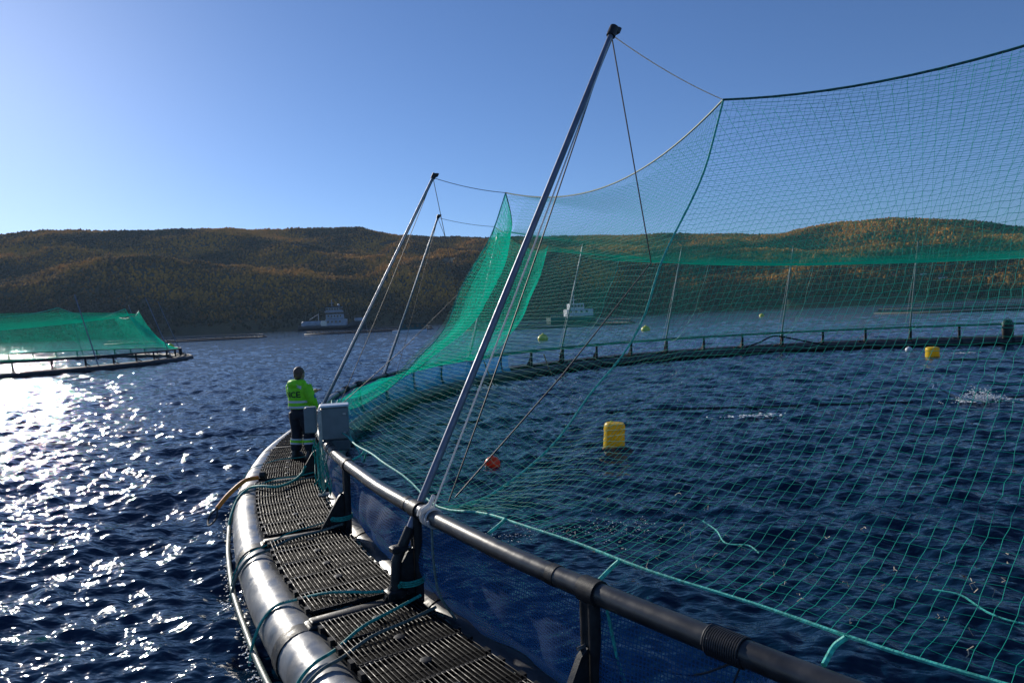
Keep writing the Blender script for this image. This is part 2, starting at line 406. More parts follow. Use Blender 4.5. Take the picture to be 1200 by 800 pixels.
# walkway panels: ribs running along the walkway
def panel_mesh(w=.86, l=.47, n=23, detail=True):
    b = MB(); pitch_ = w/(n-1)
    for k in range(n):
        x = -w/2+k*pitch_
        if detail: b.box((x, 0, .003), (.0065, l, .022), bev=.002)
        else: b.box((x, 0, 0), (.017, l, .028))
    b.box((0, -l/2+.003, -.008), (w-.02, .016, .03)); b.box((0, l/2-.003, -.008), (w-.02, .016, .03))
    for s in (-1, 1):
        for y in (-l*.3, l*.3): b.box((s*(w/2+.012), y, -.015), (.05, .07, .05))
    return b
def pad_mesh():
    b = MB(); b.lathe([(.0, .0), (.05, .0), (.05, .032), (.042, .036), (0, .036)], (0, 0, -.017), 6); return b
pm = None; panels_stuff = MB(); tmpl = panel_mesh(detail=False)
srt = sorted(POSTS); nb = len(srt)
for i in range(nb):
    a = srt[i]; c = srt[(i+1) % nb]+(360 if i == nb-1 else 0)
    span = R(c-a)*26.17; usable = span-.24; n = max(1, round(usable/.48))
    for k in range(n):
        th = a+(c-a)*((.12+usable*(k+.5)/n)/span); X, T = fr(th); o = pc(26.155+random.uniform(-.008, .008), th, .535+random.uniform(-.004, .004))
        ln = usable/n-.012
        if (a > 172 or a < -134) and a < 190 or a > 176:
            mb = panel_mesh(l=ln); ob = mb.build('walkway_panel', M['grating'], None)
            ob.parent = pen; ob.matrix_parent_inverse = pen.matrix_basis.inverted()
            mw = Matrix(((X.x, T.x, 0, o.x), (X.y, T.y, 0, o.y), (0, 0, 1, o.z), (0, 0, 0, 1)))
            ob.matrix_basis = mw @ Matrix.Rotation(random.uniform(-.008, .008), 4, 'Z')
            bp = MB(); bp.box((0, 0, -.017), (.855, ln-.01, .008))
            for y in (-ln*.17, ln*.17): bp.box((0, y, -.012), (.84, .02, .006))
            lk(bp.build('base_plate', M['plate'], None), ob)
            pd = pad_mesh(); po = pd.build('anti_slip_pad', M['black_plastic'], None); lk(po, ob)
        else:
            o2 = len(panels_stuff.v)
            for x in (-.43, .43): panels_stuff.box(o+X*x, (.03, ln, .03), X, T)
            panels_stuff.box(o, (.86, ln, .022), X, T)
po = panels_stuff.build('walkway_panel', M['grating'], pen); tag(po, kind='stuff')

# blue jump net hanging from the rail to the inner pipe
def blue_net():
    n = 560; rows = 16; P = []
    for k in range(n+1):
        th = -118-96*k/n; row = []
        for j in range(rows+1):
            v = j/rows
            fold = noise.noise((k*.16+v*.8, v*1.6, 3))*.10+noise.noise((k*.05, v*.9, 9))*.16+abs(noise.noise((k*.11-v*1.1, 1.1*v, 5)))*.10
            belly = .10*sin(pi*v)
            r = 25.52-.12*v+(fold*1.0+belly)*sin(pi*min(1, v*1.15+.05))**.7
            z = ZR-.03-(ZR-.10)*v
            r = min(r, 25.66)
            row.append(pc(r-.10*v*v, th, z))
        P.append(row)
    b = MB(); b.grid(P)
    m, t, p = nodes_mat('blue_net_cloth'); L = t.links
    p.inputs['Base Color'].default_value = (.010, .060, .17, 1); p.inputs['Roughness'].default_value = .75
    tr = t.nodes.new('ShaderNodeBsdfTranslucent'); tr.inputs['Color'].default_value = (.02, .15, .40, 1)
    tp = t.nodes.new('ShaderNodeBsdfTransparent')
    ms = t.nodes.new('ShaderNodeMixShader'); ms.inputs[0].default_value = .45; m2 = t.nodes.new('ShaderNodeMixShader')
    sx = t.nodes.new('ShaderNodeSeparateXYZ'); tc2 = t.nodes.new('ShaderNodeTexCoord'); gm = t.nodes.new('ShaderNodeNewGeometry')
    ps = t.nodes.new('ShaderNodeVectorMath'); ps.operation = 'SUBTRACT'; ps.inputs[1].default_value = (CX, CY, 0)
    L.new(gm.outputs['Position'], ps.inputs[0]); L.new(ps.outputs[0], sx.inputs[0])
    def mth(op, a, b_=None):
        q = t.nodes.new('ShaderNodeMath'); q.operation = op
        if isinstance(a, (int, float)): q.inputs[0].default_value = a
        else: L.new(a, q.inputs[0])
        if b_ is not None:
            if isinstance(b_, (int, float)): q.inputs[1].default_value = b_
            else: L.new(b_, q.inputs[1])
        return q.outputs[0]
    an = mth('MULTIPLY', mth('ARCTAN2', sx.outputs[1], sx.outputs[0]), 25.5*pi/.026)
    g1 = mth('ABSOLUTE', mth('SINE', an)); g2 = mth('ABSOLUTE', mth('SINE', mth('MULTIPLY', sx.outputs[2], pi/.026)))
    hole = mth('GREATER_THAN', mth('MINIMUM', g1, g2), .42)
    n_ = t.nodes.new('ShaderNodeTexNoise'); n_.inputs['Scale'].default_value = 3.5; tc = t.nodes.new('ShaderNodeTexCoord'); L.new(tc.outputs['Object'], n_.inputs['Vector'])
    mr = t.nodes.new('ShaderNodeMapRange'); mr.inputs[1].default_value = .3; mr.inputs[2].default_value = .7; mr.inputs[3].default_value = .45; mr.inputs[4].default_value = .85
    L.new(n_.outputs[0], mr.inputs[0]); L.new(mth('MULTIPLY', mr.outputs[0], hole), m2.inputs[0])
    L.new(p.outputs[0], ms.inputs[1]); L.new(tr.outputs[0], ms.inputs[2]); L.new(ms.outputs[0], m2.inputs[1]); L.new(tp.outputs[0], m2.inputs[2])
    L.new(m2.outputs[0], t.nodes['Material Output'].inputs['Surface'])
    return b.build('jump_net', m, pen)
blue_net()
# net hem rope lying on the inner pipe, outer rope along the waterline
b = MB(); b.tube([pc(25.60+.02*noise.noise((k*.3, 0, 0)), -205+k*.25, .40+.015*noise.noise((k*.4, 3, 0))) for k in range(300)], .016, 6); b.build('net_hem', M['rope_wet'], pen)
b = MB(); b.tube([pc(27.02+.03*noise.noise((k*.2, 0, 2)), -205+k*.5, .10+.03*noise.noise((k*.15, 3, 5))) for k in range(150)], .03, 12); b.build('fender_pipe', M['rope_wet'], pen)

# ------------------------------------------------------------------ poles
def pole_thing(i):
    th = POLES[i]; rt, zt = PTOP.get(i, (23.9, 6.75)); X, T = fr(th); Z = Vector((0, 0, 1)); near = i in (0, 1, 2)
    lab = {0: 'tall grey pole leaning inward in the foreground, the nearest net pole', 1: 'grey net pole rising just behind the worker and the grey cabinets',
           2: 'grey net pole beyond the worker, shorter looking, right of the one by the cabinet', 4: 'thin net pole on the far rail, left of the seam rope, beside the workboat',
           5: 'thin net pole on the far rail, first one right of the seam rope', 6: 'thin grey net pole on the far rail, left of the pole by the yellow buoy', 7: 'thin grey net pole on the far rail, behind the small yellow buoy at right',
           3: 'grey net pole whose tip shows through the green net behind the nearest pole'}.get(i, 'grey net pole on the part of the rail outside the picture to the right')
    base = pc(25.84, th, .5)
    o = thing('net_pole', base, lab, 'pole', 'poles leaning in over the near pen to hold its bird net')
    top = pc(rt, th, zt); low = pc(25.82, th, .88)
    b = MB(); b.tube([low, low.lerp(top, .5), top], [.036, .034, .032] if near else [.05]*3, 14); b.build('pole', M['pole'] if near else M['steel'], o)
    b = MB(); d = (top-low).normalized(); b.tube([pc(25.86, th, .52), low-d*.02, low+d*.30], [.052, .05, .047], 14)
    b.box(pc(25.86, th, .56), (.17, .15, .10), X, T, Z, .015); b.box(pc(25.80, th, .97), (.16, .11, .06), X, T, Z, .012)
    b.build('socket', M['black_plastic'], o)
    b = MB(); b.tube([top-d*.05, top+d*.07], .052, 12); b.box(top+d*.03+X*(-.02), (.15, .08, .10), X, T, d, .02); b.build('pole_cap', M['black_cap'], o)
    rc, zc = CORN.get(i, (21.5, 6.12)); corner = pc(rc, th, zc)
    foot = pc(25.42, th, 1.28); hook = top-d*.03
    def rope(name, pts, r, m, n=6, sag=0):
        b = MB()
        if sag:
            a, c = Vector(pts[0]), Vector(pts[-1]); pts = [a.lerp(c, k/12)+Z*(-sag*4*(k/12)*(1-k/12)) for k in range(13)]
        b.tube(pts, r, n); return b.build(name, m, o)
    rope('pull_line', [hook, corner], .007 if near else .007, M['rope_white'] if i == 0 else M['rope_dark'], sag=.05)
    rope('guy_line', [hook+T*.02, pc(25.60, th+.75, 1.36)], .009 if near else .010, M['rope_white'], sag=.04)
    rope('guy_line', [hook-T*.02, pc(25.25, th-.1, 1.30)], .0075, M['rope_dark'], sag=.06)
    mid = pc(22.55, th, 3.62)
    rope('haul_line', [hook, mid, mid.lerp(pc(25.2, th, 1.34), .5)-Z*.06, pc(25.2, th, 1.34)], .0075, M['rope_dark'])
    return o
pole_objs = [pole_thing(i) for i in range(len(POLES)) if i < 9 or i >= len(POLES)-2]
# white lashing where the guy line of the near pole is tied to the rail
def tie(th, m, r=.009, turns=4):
    return lashing(th, turns, .12, r, m, .082, pen, 'rail_tie')
tie(-148.45, M['rope_white'], .011, 4)
b = MB(); b.tube(bez([pc(25.66, -148.3, 1.31), pc(25.68, -148.2, 1.37), pc(25.62, -148.15, 1.42), pc(25.57, -148.15, 1.50)]), [.02]*36+[.008], 8); b.build('rail_tie', M['rope_white'], pen)

# ------------------------------------------------------------------ bird net
NP = len(POLES)
def corner(i): rc, zc = CORN.get(i % NP, (21.5, 6.12)); return pc(rc, POLES[i % NP], zc)
SAG = {0: .5}
def top_pt(i, u):                # between pole i and i+1 (going clockwise in index order)
    a, c = corner(i), corner(i+1); s = SAG.get(i, .50); q = 4*u*(1-u)
    p = a.lerp(c, u); cen = Vector((CX, CY, p.z)); d = (cen-p).normalized()
    return p+d*(.30*q)-Vector((0, 0, 1))*(s*q)
def bot_pt(i, u):
    a, c = POLES[i], POLES[(i+1) % NP]
    if c > a: c -= 360
    th = a+(c-a)*u
    z = (1.45 if i in (0, NP-1) else 1.30)-.17*exp(-((norm(th)+149.)/1.8)**2)-.05*abs(cos(u*pi*3))*(i not in (0, NP-1))
    return pc(25.38-.03*sin(u*pi*6)**2, th, z)
TT = np.linspace(0, 1, 41); _k = [0.0, 0.152, 0.237, 0.321, 0.386, 0.46, 0.524, 0.584, 0.655, 0.737, 0.813, 0.922, 0.956, 1.0]
def _sm(v):
    a = np.interp(TT, _k, v)
    for _ in range(3): a[1:-1] = (a[:-2]+2*a[1:-1]+a[2:])/4
    return a
HH = _sm([0.0, 0.087, 0.161, 0.24, 0.297, 0.332, 0.391, 0.455, 0.55, 0.631, 0.73, 0.884, 0.936, 1.0]); DDR = _sm([0.0, 0.206, 0.309, 0.406, 0.487, 0.589, 0.663, 0.727, 0.785, 0.878, 0.94, 1.007, 1.012, 1.0])
def wall_pt(i, u, t):
    A, B = top_pt(i, u), bot_pt(i, u); q = 4*u*(1-u)
    hh = float(np.interp(t, TT, HH)); dd = float(np.interp(t, TT, DDR)); kk = 1-.35*q
    g = t+(hh-t)*kk; dz = t+(dd-t)*kk
    p = A.lerp(B, g); p.z = A.z+(B.z-A.z)*dz; X = (p-Vector((CX, CY, p.z))).normalized(); s = 0; kb = {1: .75, 2: .9, 3: .8}.get(i, .1)
    bulge = (noise.noise((u*3+i*7, t*2, 1))*.10)*sin(pi*t)
    return p-Vector((0, 0, 1))*s*1.0-X*(kb*q*sin(pi*t)+bulge*.6)

bird = thing('bird_net', (CX, CY, 1.3), 'large green see-through bird net hung over the near pen, held up by leaning poles', 'net')
def net_threads(G, rad_, n=3, jitter=0., sr=1, sc=1, knot=False):
    """G (ni,nj,3) node grid; threads along both axes, sampled every sr/sc nodes -> V,F"""
    Vs, Fs, off = [], [], 0
    if jitter: G = G+RNG.normal(0, jitter, G.shape)
    def lines(Q, rd):
        nonlocal off
        # Q (nl, npnt, 3): nl polylines
        nl, npn, _ = Q.shape
        T = np.gradient(Q, axis=1); T /= np.linalg.norm(T, axis=2, keepdims=True)+1e-9
        ref = np.zeros_like(T); ref[..., 2] = 1; flip = np.abs(T[..., 2]) > .93; ref[flip] = (1, 0, 0)
        if flip.any(): ref[:] = np.array([.35, .93, .12])
        U = np.cross(T, ref); U /= np.linalg.norm(U, axis=2, keepdims=True)+1e-9; W = np.cross(T, U)
        ring = [Q+rd*(cos(2*pi*k/n)*U+sin(2*pi*k/n)*W) for k in range(n)]
        V = np.stack(ring, 2).reshape(-1, 3)
        a, c, k = np.meshgrid(np.arange(nl), np.arange(npn-1), np.arange(n), indexing='ij'); k2 = (k+1) % n
        idx = lambda l, p, q: (l*npn+p)*n+q
        F = np.stack([idx(a, c, k), idx(a, c, k2), idx(a, c+1, k2), idx(a, c+1, k)], -1).reshape(-1, 4)
        Vs.append(V); Fs.append(F+off); off += len(V)
    lines(G[:, ::sc].copy(), rad_) if sc > 1 else lines(G, rad_)
    GT = np.transpose(G, (1, 0, 2)); lines(GT[:, ::sr].copy(), rad_) if sr > 1 else lines(GT, rad_)
    if knot:
        pass
    return np.vstack(Vs), np.vstack(Fs)
for i in range(NP):
    if i in (9, 10, 11, 12) and False: continue
    c1 = (corner(i)-corner(i+1)).length
    span = abs(R(((POLES[i]-POLES[(i+1) % NP]) % 360)))*25.4
    near = i in (0, 1, NP-1)
    cell = .080 if i in (0, NP-1) else (.105 if i in (1, 2) else .12)
    nu = int(span/cell); nt_ = int(6.3/cell)
    # resolution: coarse sample of the smooth surface, then bilinear upsample
    cu, ct = 25, 22
    us = np.linspace(0, 1, cu); ts = np.linspace(0, 1, ct)
    C0 = np.array([[wall_pt(i, u, t) for t in ts] for u in us])
    U, Tt = np.linspace(0, cu-1.0001, nu), np.linspace(0, ct-1.0001, nt_)
    a0 = U.astype(int); fa = (U-a0)[:, None, None]; b0 = Tt.astype(int); fb = (Tt-b0)[None, :, None]
    G = (C0[a0][:, b0]*(1-fa)*(1-fb)+C0[a0+1][:, b0]*fa*(1-fb)+C0[a0][:, b0+1]*(1-fa)*fb+C0[a0+1][:, b0+1]*fa*fb)
    if near:
        rdm = .0017; V, F = net_threads(G, .0050 if i == 1 else rdm, 3, .0045)
    else: V, F = net_threads(G, .0050 if i == 2 else .0034, 3, .006, *((1, 1) if i in (2, 3) else (2, 2)))
    np_mesh('net_wall', V, F, M['net'] if i in (1, 2) else M['net_shaded'], bird)  # brighter copy gives two left panels their backlit glow by colour
# roof
def edge_r(phi):                 # radius and height of the roof edge at angle phi (deg)
    for i in range(NP):
        a, c = POLES[i], POLES[(i+1) % NP]
        if c > a: c -= 360
        for s in (0, 360, -360):
            if c <= phi+s <= a:
                u = (phi+s-a)/(c-a); p = top_pt(i, u); return hypot(p.x-CX, p.y-CY), p.z
    return 21., 5.8
ET = [edge_r(-180+k) for k in range(361)]
def roof_z(x, y):
    r = hypot(x, y); ph = degrees(atan2(y, x))+180; k = int(ph); f = ph-k; k2 = min(360, k+1)
    re = ET[k][0]*(1-f)+ET[k2][0]*f; ze = ET[k][1]*(1-f)+ET[k2][1]*f
    q = r/re; return re, 4.42+(5.45-4.42)*q*q+(ze-5.45)*q**9
b = MB(); rot = R(-31); ca, sa = cos(rot), sin(rot)
for ax in (0, 1):
    s = -21.3
    while s < 21.3:
        half = math.sqrt(max(0, 21.6**2-s*s)); pts = []; n = int(2*half/.5)+2
        for k in range(n*1+1):
            t = -half+2*half*k/n; x, y = (s, t) if ax == 0 else (t, s)
            x, y = x*ca-y*sa, x*sa+y*ca; re, z = roof_z(x, y)
            if hypot(x, y) <= re: pts.append((CX+x, CY+y, z+.006*ax))
        if len(pts) > 1: b.tube(pts, .0023, 3, cap=False)
        s += .145
b.build('net_roof', M['net_roof'], bird, smooth=False)
for i in range(NP):
    b = MB(); b.tube([top_pt(i, k/24) for k in range(25)], .014, 6); b.build('top_rope', M['rope_top'], bird)
    b = MB(); b.tube([wall_pt(i, 0, k/32)-Vector((0, 0, .01)) for k in range(33)], .013, 7); b.build('seam_rope', M['rope_seam'], bird)
    b = MB(); b.tube([bot_pt(i, k/36) for k in range(37)], .011, 6); b.build('bottom_rope', M['rope_seam'], bird)
# short ties from the bottom rope down to the rail
for th in (-143.3, -154.5, -146.2, -140.):
    b = MB(); b.tube(bez([pc(25.39, th+.1, 1.45), pc(25.42, th, 1.40), pc(25.53, th, 1.35)], 4), .014, 8); b.build('rope_tie', M['rope_seam'], bird)
b = MB(); b.tube(bez([pc(25.385, -154.2, 1.44), pc(25.3, -155.5, 1.22), pc(25.22, -157.0, 1.22), pc(25.28, -158.5, 1.45), pc(25.4, -159.5, 1.62)], 6), .012, 6); b.build('loose_line', M['rope_seam'], bird)

# mending lines and bits of twine caught in the near wall of the net
IP = NP-1
for q in ([(.678, .898), (.66, .907), (.644, .922), (.627, .918), (.615, .925)], [(.50, .916), (.485, .915), (.470, .926), (.455, .930), (.43, .925)]):
    b = MB(); b.tube(bez([wall_pt(IP, u, t)+Vector((.004, .004, .006)) for u, t in q], 5), .0052, 5); b.build('mending_line', M['rope_seam'], bird)
b = MB(); rg = random.Random(5)
for k in range(70):
    u, t = rg.uniform(.42, .8), rg.uniform(.86, .985); p = wall_pt(IP, u, t); pts = [p]
    for m_ in range(rg.randint(2, 4)): pts.append(pts[-1]+Vector((rg.uniform(-.02, .02), rg.uniform(-.02, .02), rg.uniform(-.028, .008))))
    b.tube(pts, rg.uniform(.0016, .003), 4)
tag(b.build('caught_debris', mat('debris', (.42, .36, .28), .7, var=.5, nscale=30), bird), kind='stuff')

# ------------------------------------------------------------------ ropes lying over the walkway
def over_rope(th, off, label, m=None, rad_=.014, drop=True, r_in=25.72):
    """from the bracket foot across the walkway, over the outer pipe and down to the water"""
    pts = [pc(r_in, th, .60), pc(26.0, th+off*.2, .575), pc(26.35, th+off*.6, .58), pc(26.62, th+off*.9, .52), pc(26.80, th+off, .485), pc(26.93, th+off, .38), pc(27.02, th+off, .2), pc(27.06, th+off*1.05, -.02)]
    b = MB(); b.tube(bez(pts, 6), rad_, 7); o = b.build('mooring_rope', m or M['rope_green'])
    return tag(o, label, 'rope', 'ropes tied across the walkway')
over_rope(-148.9, -1.3, 'green rope crossing the walkway at the nearest pole, upper strand of two')
over_rope(-148.3, .9, 'green rope from the nearest pole slanting across the walkway to the outer pipe, lower strand')
over_rope(-147.6, .5, 'pale weathered rope laid straight across the walkway just below the nearest pole', M['rope_wet'], .014)
over_rope(-154.2, .6, 'weathered greenish rope crossing the walkway at the second bracket', M['rope_wet'], .016)
over_rope(-154.9, .9, 'thin green rope crossing the walkway beside the weathered one at the second bracket', None, .008)
over_rope(-161.6, .4, 'green rope crossing the walkway beside the orange sleeve', None, .012)
over_rope(-160.9, .3, 'weathered rope crossing the walkway under the orange sleeve', M['rope_wet'], .013)
over_rope(-165.3, .2, 'thin green rope crossing the walkway behind the worker\'s boots', None, .009)
# coils of green rope round the bracket feet
for th, lab in ((-148.9, 'turns of green rope wound round the foot of the nearest bracket'), (-154.5, 'turns of green rope wound round the foot of the second bracket')):
    b = MB(); c = pc(25.70, th, 0); X, T = fr(th); pts = []
    for k in range(3*16+1):
        a = 2*pi*k/16; pts.append(c+X*(cos(a)*.13)+T*(sin(a)*.115)+Vector((0, 0, .63+.02*k/16)))
    b.tube(pts, .009, 6); b.tube([c+X*.13+T*t+Vector((0, 0, .64+.02*s)) for t, s in ((-.05, 0), (0, 1), (.06, 0))], .02, 8)
    tag(b.build('rope_coil', M['rope_green']), lab, 'rope', 'rope turns at the bracket feet')
# frayed seaweed end
b = MB()
for k in range(60):
    a = pc(27.03+random.uniform(-.04, .05), -147.6+random.uniform(-.2, .25), .22+random.uniform(-.05, .06)); b.tube([a, a+Vector((random.uniform(-.04, .04), random.uniform(-.04, .04), -random.uniform(.04, .13)))], .004, 4)
tag(b.build('seaweed', mat('seaweed', (.13, .08, .02), .5, var=.4, nscale=30)), 'tuft of brown seaweed growing on the ropes at the waterline below the nearest pole', 'seaweed')
# hose curving over the walkway
b = MB(); b.tube(bez([pc(25.86, -160.9, .78), pc(25.9, -161.2, .66), pc(26.05, -160.6, .60), pc(26.3, -159.9, .60), pc(26.55, -160.3, .60), pc(26.75, -160.9, .52), pc(26.92, -160.6, .38), pc(27.02, -159.7, .15), pc(27.0, -159.2, -.05)], 8), .021, 10)
tag(b.build('hose', M['rope_green']), 'thick dark green hose curving from the cabinet post over the walkway edge', 'hose')
hs = thing('rope_sleeve', pc(27.0, -162.2, .3), 'orange plastic sleeve with black eye on the mooring line at the walkway edge', 'rope sleeve')
b = MB(); b.tube(bez([pc(26.62, -162.2, .56), pc(26.82, -161.9, .555), pc(27.05, -161.4, .42), pc(27.22, -161.0, .26)], 8), .036, 10); b.build('sleeve', M['orange'], hs)
b = MB(); b.tube(bez([pc(27.22, -161.0, .26), pc(27.30, -160.9, .2), pc(27.36, -161.0, .1), pc(27.34, -160.6, .05), pc(27.24, -160.8, .12), pc(27.22, -161.0, .26)], 5), .014, 8); b.build('eye', M['rope_dark'], hs)
b = MB(); b.tube([pc(26.5, -162.1, .6), pc(26.58, -162.15, .6)], .06, 10); b.build('shackle', M['black_plastic'], hs)
# strap of rope hanging under the rail beside the nearest post
b = MB(); b.tube(bez([pc(25.60, -148.2, 1.22), pc(25.66, -147.9, .95), pc(25.68, -147.6, .7), pc(25.60, -147.3, .50)], 6), .013, 6)
tag(b.build('hanging_rope', M['rope_wet']), 'pale green rope hanging from the rail down the blue net right of the nearest post', 'rope')
b = MB(); b.tube(bez([pc(25.60, -143.0, 1.22), pc(25.60, -142.8, .9), pc(25.58, -142.5, .6), pc(25.5, -142.3, .35)], 6), .010, 6)
tag(b.build('hanging_rope', M['rope_green']), 'dark green rope hanging from the rail beside the post nearest the bottom edge', 'rope')
b = MB(); b.tube(bez([pc(25.60, -141.0, 1.22), pc(25.55, -141.7, 1.02), pc(25.5, -142.8, .88)], 6), .006, 6); b.tube(bez([pc(25.60, -140.9, 1.22), pc(25.6, -141.2, .9), pc(25.58, -141.6, .6)], 6), .006, 6)
tag(b.build('lashing_tail', M['rope_dark']), 'thin loose rope tails hanging from the black lashing at the near end of the rail', 'rope')
# tangle of green rope under the cabinet
b = MB()
for k in range(9):
    th0 = -158.5+random.uniform(-1.2, 1.6); pts = [pc(25.7+random.uniform(-.08, .08), th0+random.uniform(-.5, .5), z) for z in (1.30, 1.1, .85, .62, .75, 1.0, 1.28)]
    b.tube(bez(pts, 5), .007, 5)
tag(b.build('rope_tangle', M['rope_green']), 'tangle of green ropes hanging from the rail under the grey cabinet', 'rope')

# ------------------------------------------------------------------ cabinets
cp = pc(25.77, -158.3, .5)
cab = thing('control_cabinet', cp, 'grey electrical cabinet with lid toned pale as a lit top mounted on the handrail', 'cabinet')
YV = Vector((-.24, .97, 0)).normalized(); XV = Vector((.97, .24, 0)).normalized()
cc = Vector((-2.72, 10.25, 1.60))
b = MB(); b.box(cc, (.41, .27, .48), XV, YV, (0, 0, 1), .02); b.build('enclosure', M['box_grey'], cab, smooth=False)
b = MB(); b.box(cc+Vector((0, 0, .262)), (.43, .31, .035), XV, YV, (0, 0, 1), .012); b.build('lid', M['white_paint'], cab, smooth=False)  # white stands in for the light on the cabinet's top
b = MB(); b.box(cc+Vector((.03, 0, -.33)), (.36, .20, .17), XV, YV, (0, 0, 1), .02); b.build('cable_box', M['box_dark'], cab, smooth=False)
for dz in (-.14, .14):
    b = MB(); b.box(cc+XV*.14-YV*.142+Vector((0, 0, dz)), (.05, .02, .035), XV, YV, (0, 0, 1), .005); b.build('latch', M['steel'], cab, smooth=False)
sc_ = thing('switch_box', Vector((-3.05, 10.1, .5)), 'narrow grey switch box on a steel post, left of the larger cabinet', 'switch box')
b = MB(); b.box(Vector((-3.01, 10.02, 1.69)), (.165, .14, .385), XV, YV, (0, 0, 1), .015); b.build('enclosure', M['box_grey'], sc_, smooth=False)
b = MB(); b.box(Vector((-3.01, 9.94, 1.69)), (.15, .02, .365), XV, YV, (0, 0, 1), .006); b.build('door', M['box_grey'], sc_, smooth=False)
b = MB(); b.box(Vector((-2.90, 10.09, 1.16)), (.05, .05, 1.29), XV, YV); b.box(Vector((-2.90, 10.09, .56)), (.16, .14, .02), XV, YV); b.build('support_post', M['steel'], sc_, smooth=False)

# ------------------------------------------------------------------ person
def remesh_obj(mb, name, m, vox=.014, smooth_it=4):
    me = bpy.data.meshes.new(name); me.from_pydata(mb.v, [], mb.f)
    b = bmesh.new(); b.from_mesh(me); bmesh.ops.recalc_face_normals(b, faces=b.faces); b.to_mesh(me); b.free()
    o = bpy.data.objects.new(name, me); COL.objects.link(o)
    r = o.modifiers.new('r', 'REMESH'); r.mode = 'VOXEL'; r.voxel_size = vox
    s = o.modifiers.new('s', 'SMOOTH'); s.iterations = smooth_it; s.factor = .5
    dg = bpy.context.evaluated_depsgraph_get(); me2 = bpy.data.meshes.new_from_object(o.evaluated_get(dg))
    bpy.data.objects.remove(o); me2.name = name; me2.materials.clear(); me2.materials.append(m); me2.shade_smooth()
    return link(name, me2)
def loft(mb, secs, n=20):         # secs: (cx, cy, z, rx, ry)
    vs = [(cx+rx*cos(2*pi*k/n), cy+ry*sin(2*pi*k/n), z) for cx, cy, z, rx, ry in secs for k in range(n)]
    fs = [(i*n+k, i*n+(k+1) % n, (i+1)*n+(k+1) % n, (i+1)*n+k) for i in range(len(secs)-1) for k in range(n)]
    fs += [tuple(range(n-1, -1, -1)), tuple(range((len(secs)-1)*n, len(secs)*n))]; mb.add(vs, fs)
def ell(mb, c, rx, ry, rz, n=14, tilt=0):
    prof = [(max(.001, cos(a)), sin(a)) for a in np.linspace(-pi/2, pi/2, n)]
    q = Matrix.Rotation(tilt, 3, 'X'); X, Y, Z = q @ Vector((rx, 0, 0)), q @ Vector((0, ry, 0)), q @ Vector((0, 0, rz))
    mb.lathe(prof, c, 16, X, Y, Z)

px, py = -4.12, 13.05
person = thing('person', (px, py, .552), 'person in a yellow-green safety jacket and dark trousers on the walkway, one hand raised', 'person', rz=R(-24)); person.scale = (1.12, 1.08, 1.03)
# body: one continuous figure, local coordinates, facing +Y
B = MB()
hy = .035
ell(B, (0, hy, 1.575), .078, .098, .115)                    # skull
ell(B, (0, hy+.045, 1.525), .055, .06, .07)                 # jaw
ell(B, (0, hy+.105, 1.545), .014, .022, .022)               # nose
ell(B, (0, hy+.095, 1.515), .022, .012, .008); ell(B, (0, hy+.095, 1.503), .02, .012, .007)     # lips
for s in (-1, 1):
    ell(B, (s*.080, hy-.005, 1.555), .012, .02, .032)       # ears
    ell(B, (s*.030, hy+.088, 1.575), .016, .012, .011)      # eyes
    ell(B, (s*.030, hy+.088, 1.597), .024, .014, .008)      # brows
loft(B, [(0, 0, 1.34, .075, .07), (0, .01, 1.42, .055, .058), (0, .02, 1.50, .052, .056)])
loft(B, [(0, 0, .80, .155, .115), (0, 0, .92, .165, .12), (0, 0, 1.05, .14, .10), (0, 0, 1.20, .165, .115), (0, 0, 1.33, .18, .10), (0, 0, 1.39, .12, .07)])
legs = {-1: [(-.095, .0, .86), (-.11, .02, .47), (-.125, -.02, .09)], 1: [(.09, .0, .86), (.12, .06, .47), (.15, .03, .09)]}
for s, L_ in legs.items():
    B.tube(bez(L_, 6), [.095-.0045*k for k in range(13)], 14)
    ax, ay, az = L_[-1]; ell(B, (ax, ay+.05, .04), .045, .13, .04)
arm_r = [(.175, 0, 1.34), (.255, -.01, 1.10), (.235, .10, .885)]      # right arm hangs, slightly bent
arm_l = [(-.175, 0, 1.34), (-.215, .14, 1.13), (.0, .36, 1.19)]    # left arm bent, forearm held forward
for L_ in (arm_r, arm_l): B.tube(bez(L_, 6), [.055-.0021*k for k in range(13)], 12)
def hand(mb, w_, d, up, side):    # w_ wrist, d finger direction, up = back of the hand, side = towards the thumb
    w_, d, up, side = Vector(w_), Vector(d).normalized(), Vector(up).normalized(), Vector(side).normalized()
    mb.tube([w_-d*.02, w_+d*.03, w_+d*.085], [.027, .036, .036], 10)
    for k, ln in enumerate((.070, .078, .074, .058)):
        o = w_+d*.075+side*(.030-.020*k); p1 = o+d*ln*.45-up*.004; p2 = p1+d*ln*.35-up*.016; p3 = p2+d*ln*.25-up*.018
        mb.tube([o, p1, p2, p3], [.0100, .0095, .009, .0075], 8)
    o = w_+d*.025+side*.028; mb.tube([o, o+side*.03+d*.028, o+side*.042+d*.058-up*.008], [.012, .0105, .009], 8)
hand(B, arm_r[2], (-.05, .25, -1), (1, .1, 0), (0, 1, .2))
hand(B, arm_l[2], (.75, .60, .42), (-.1, -.4, 1), (1, -.3, .2))
body = remesh_obj(B, 'body', M['skin'], .0065, 1); lk(body, person)
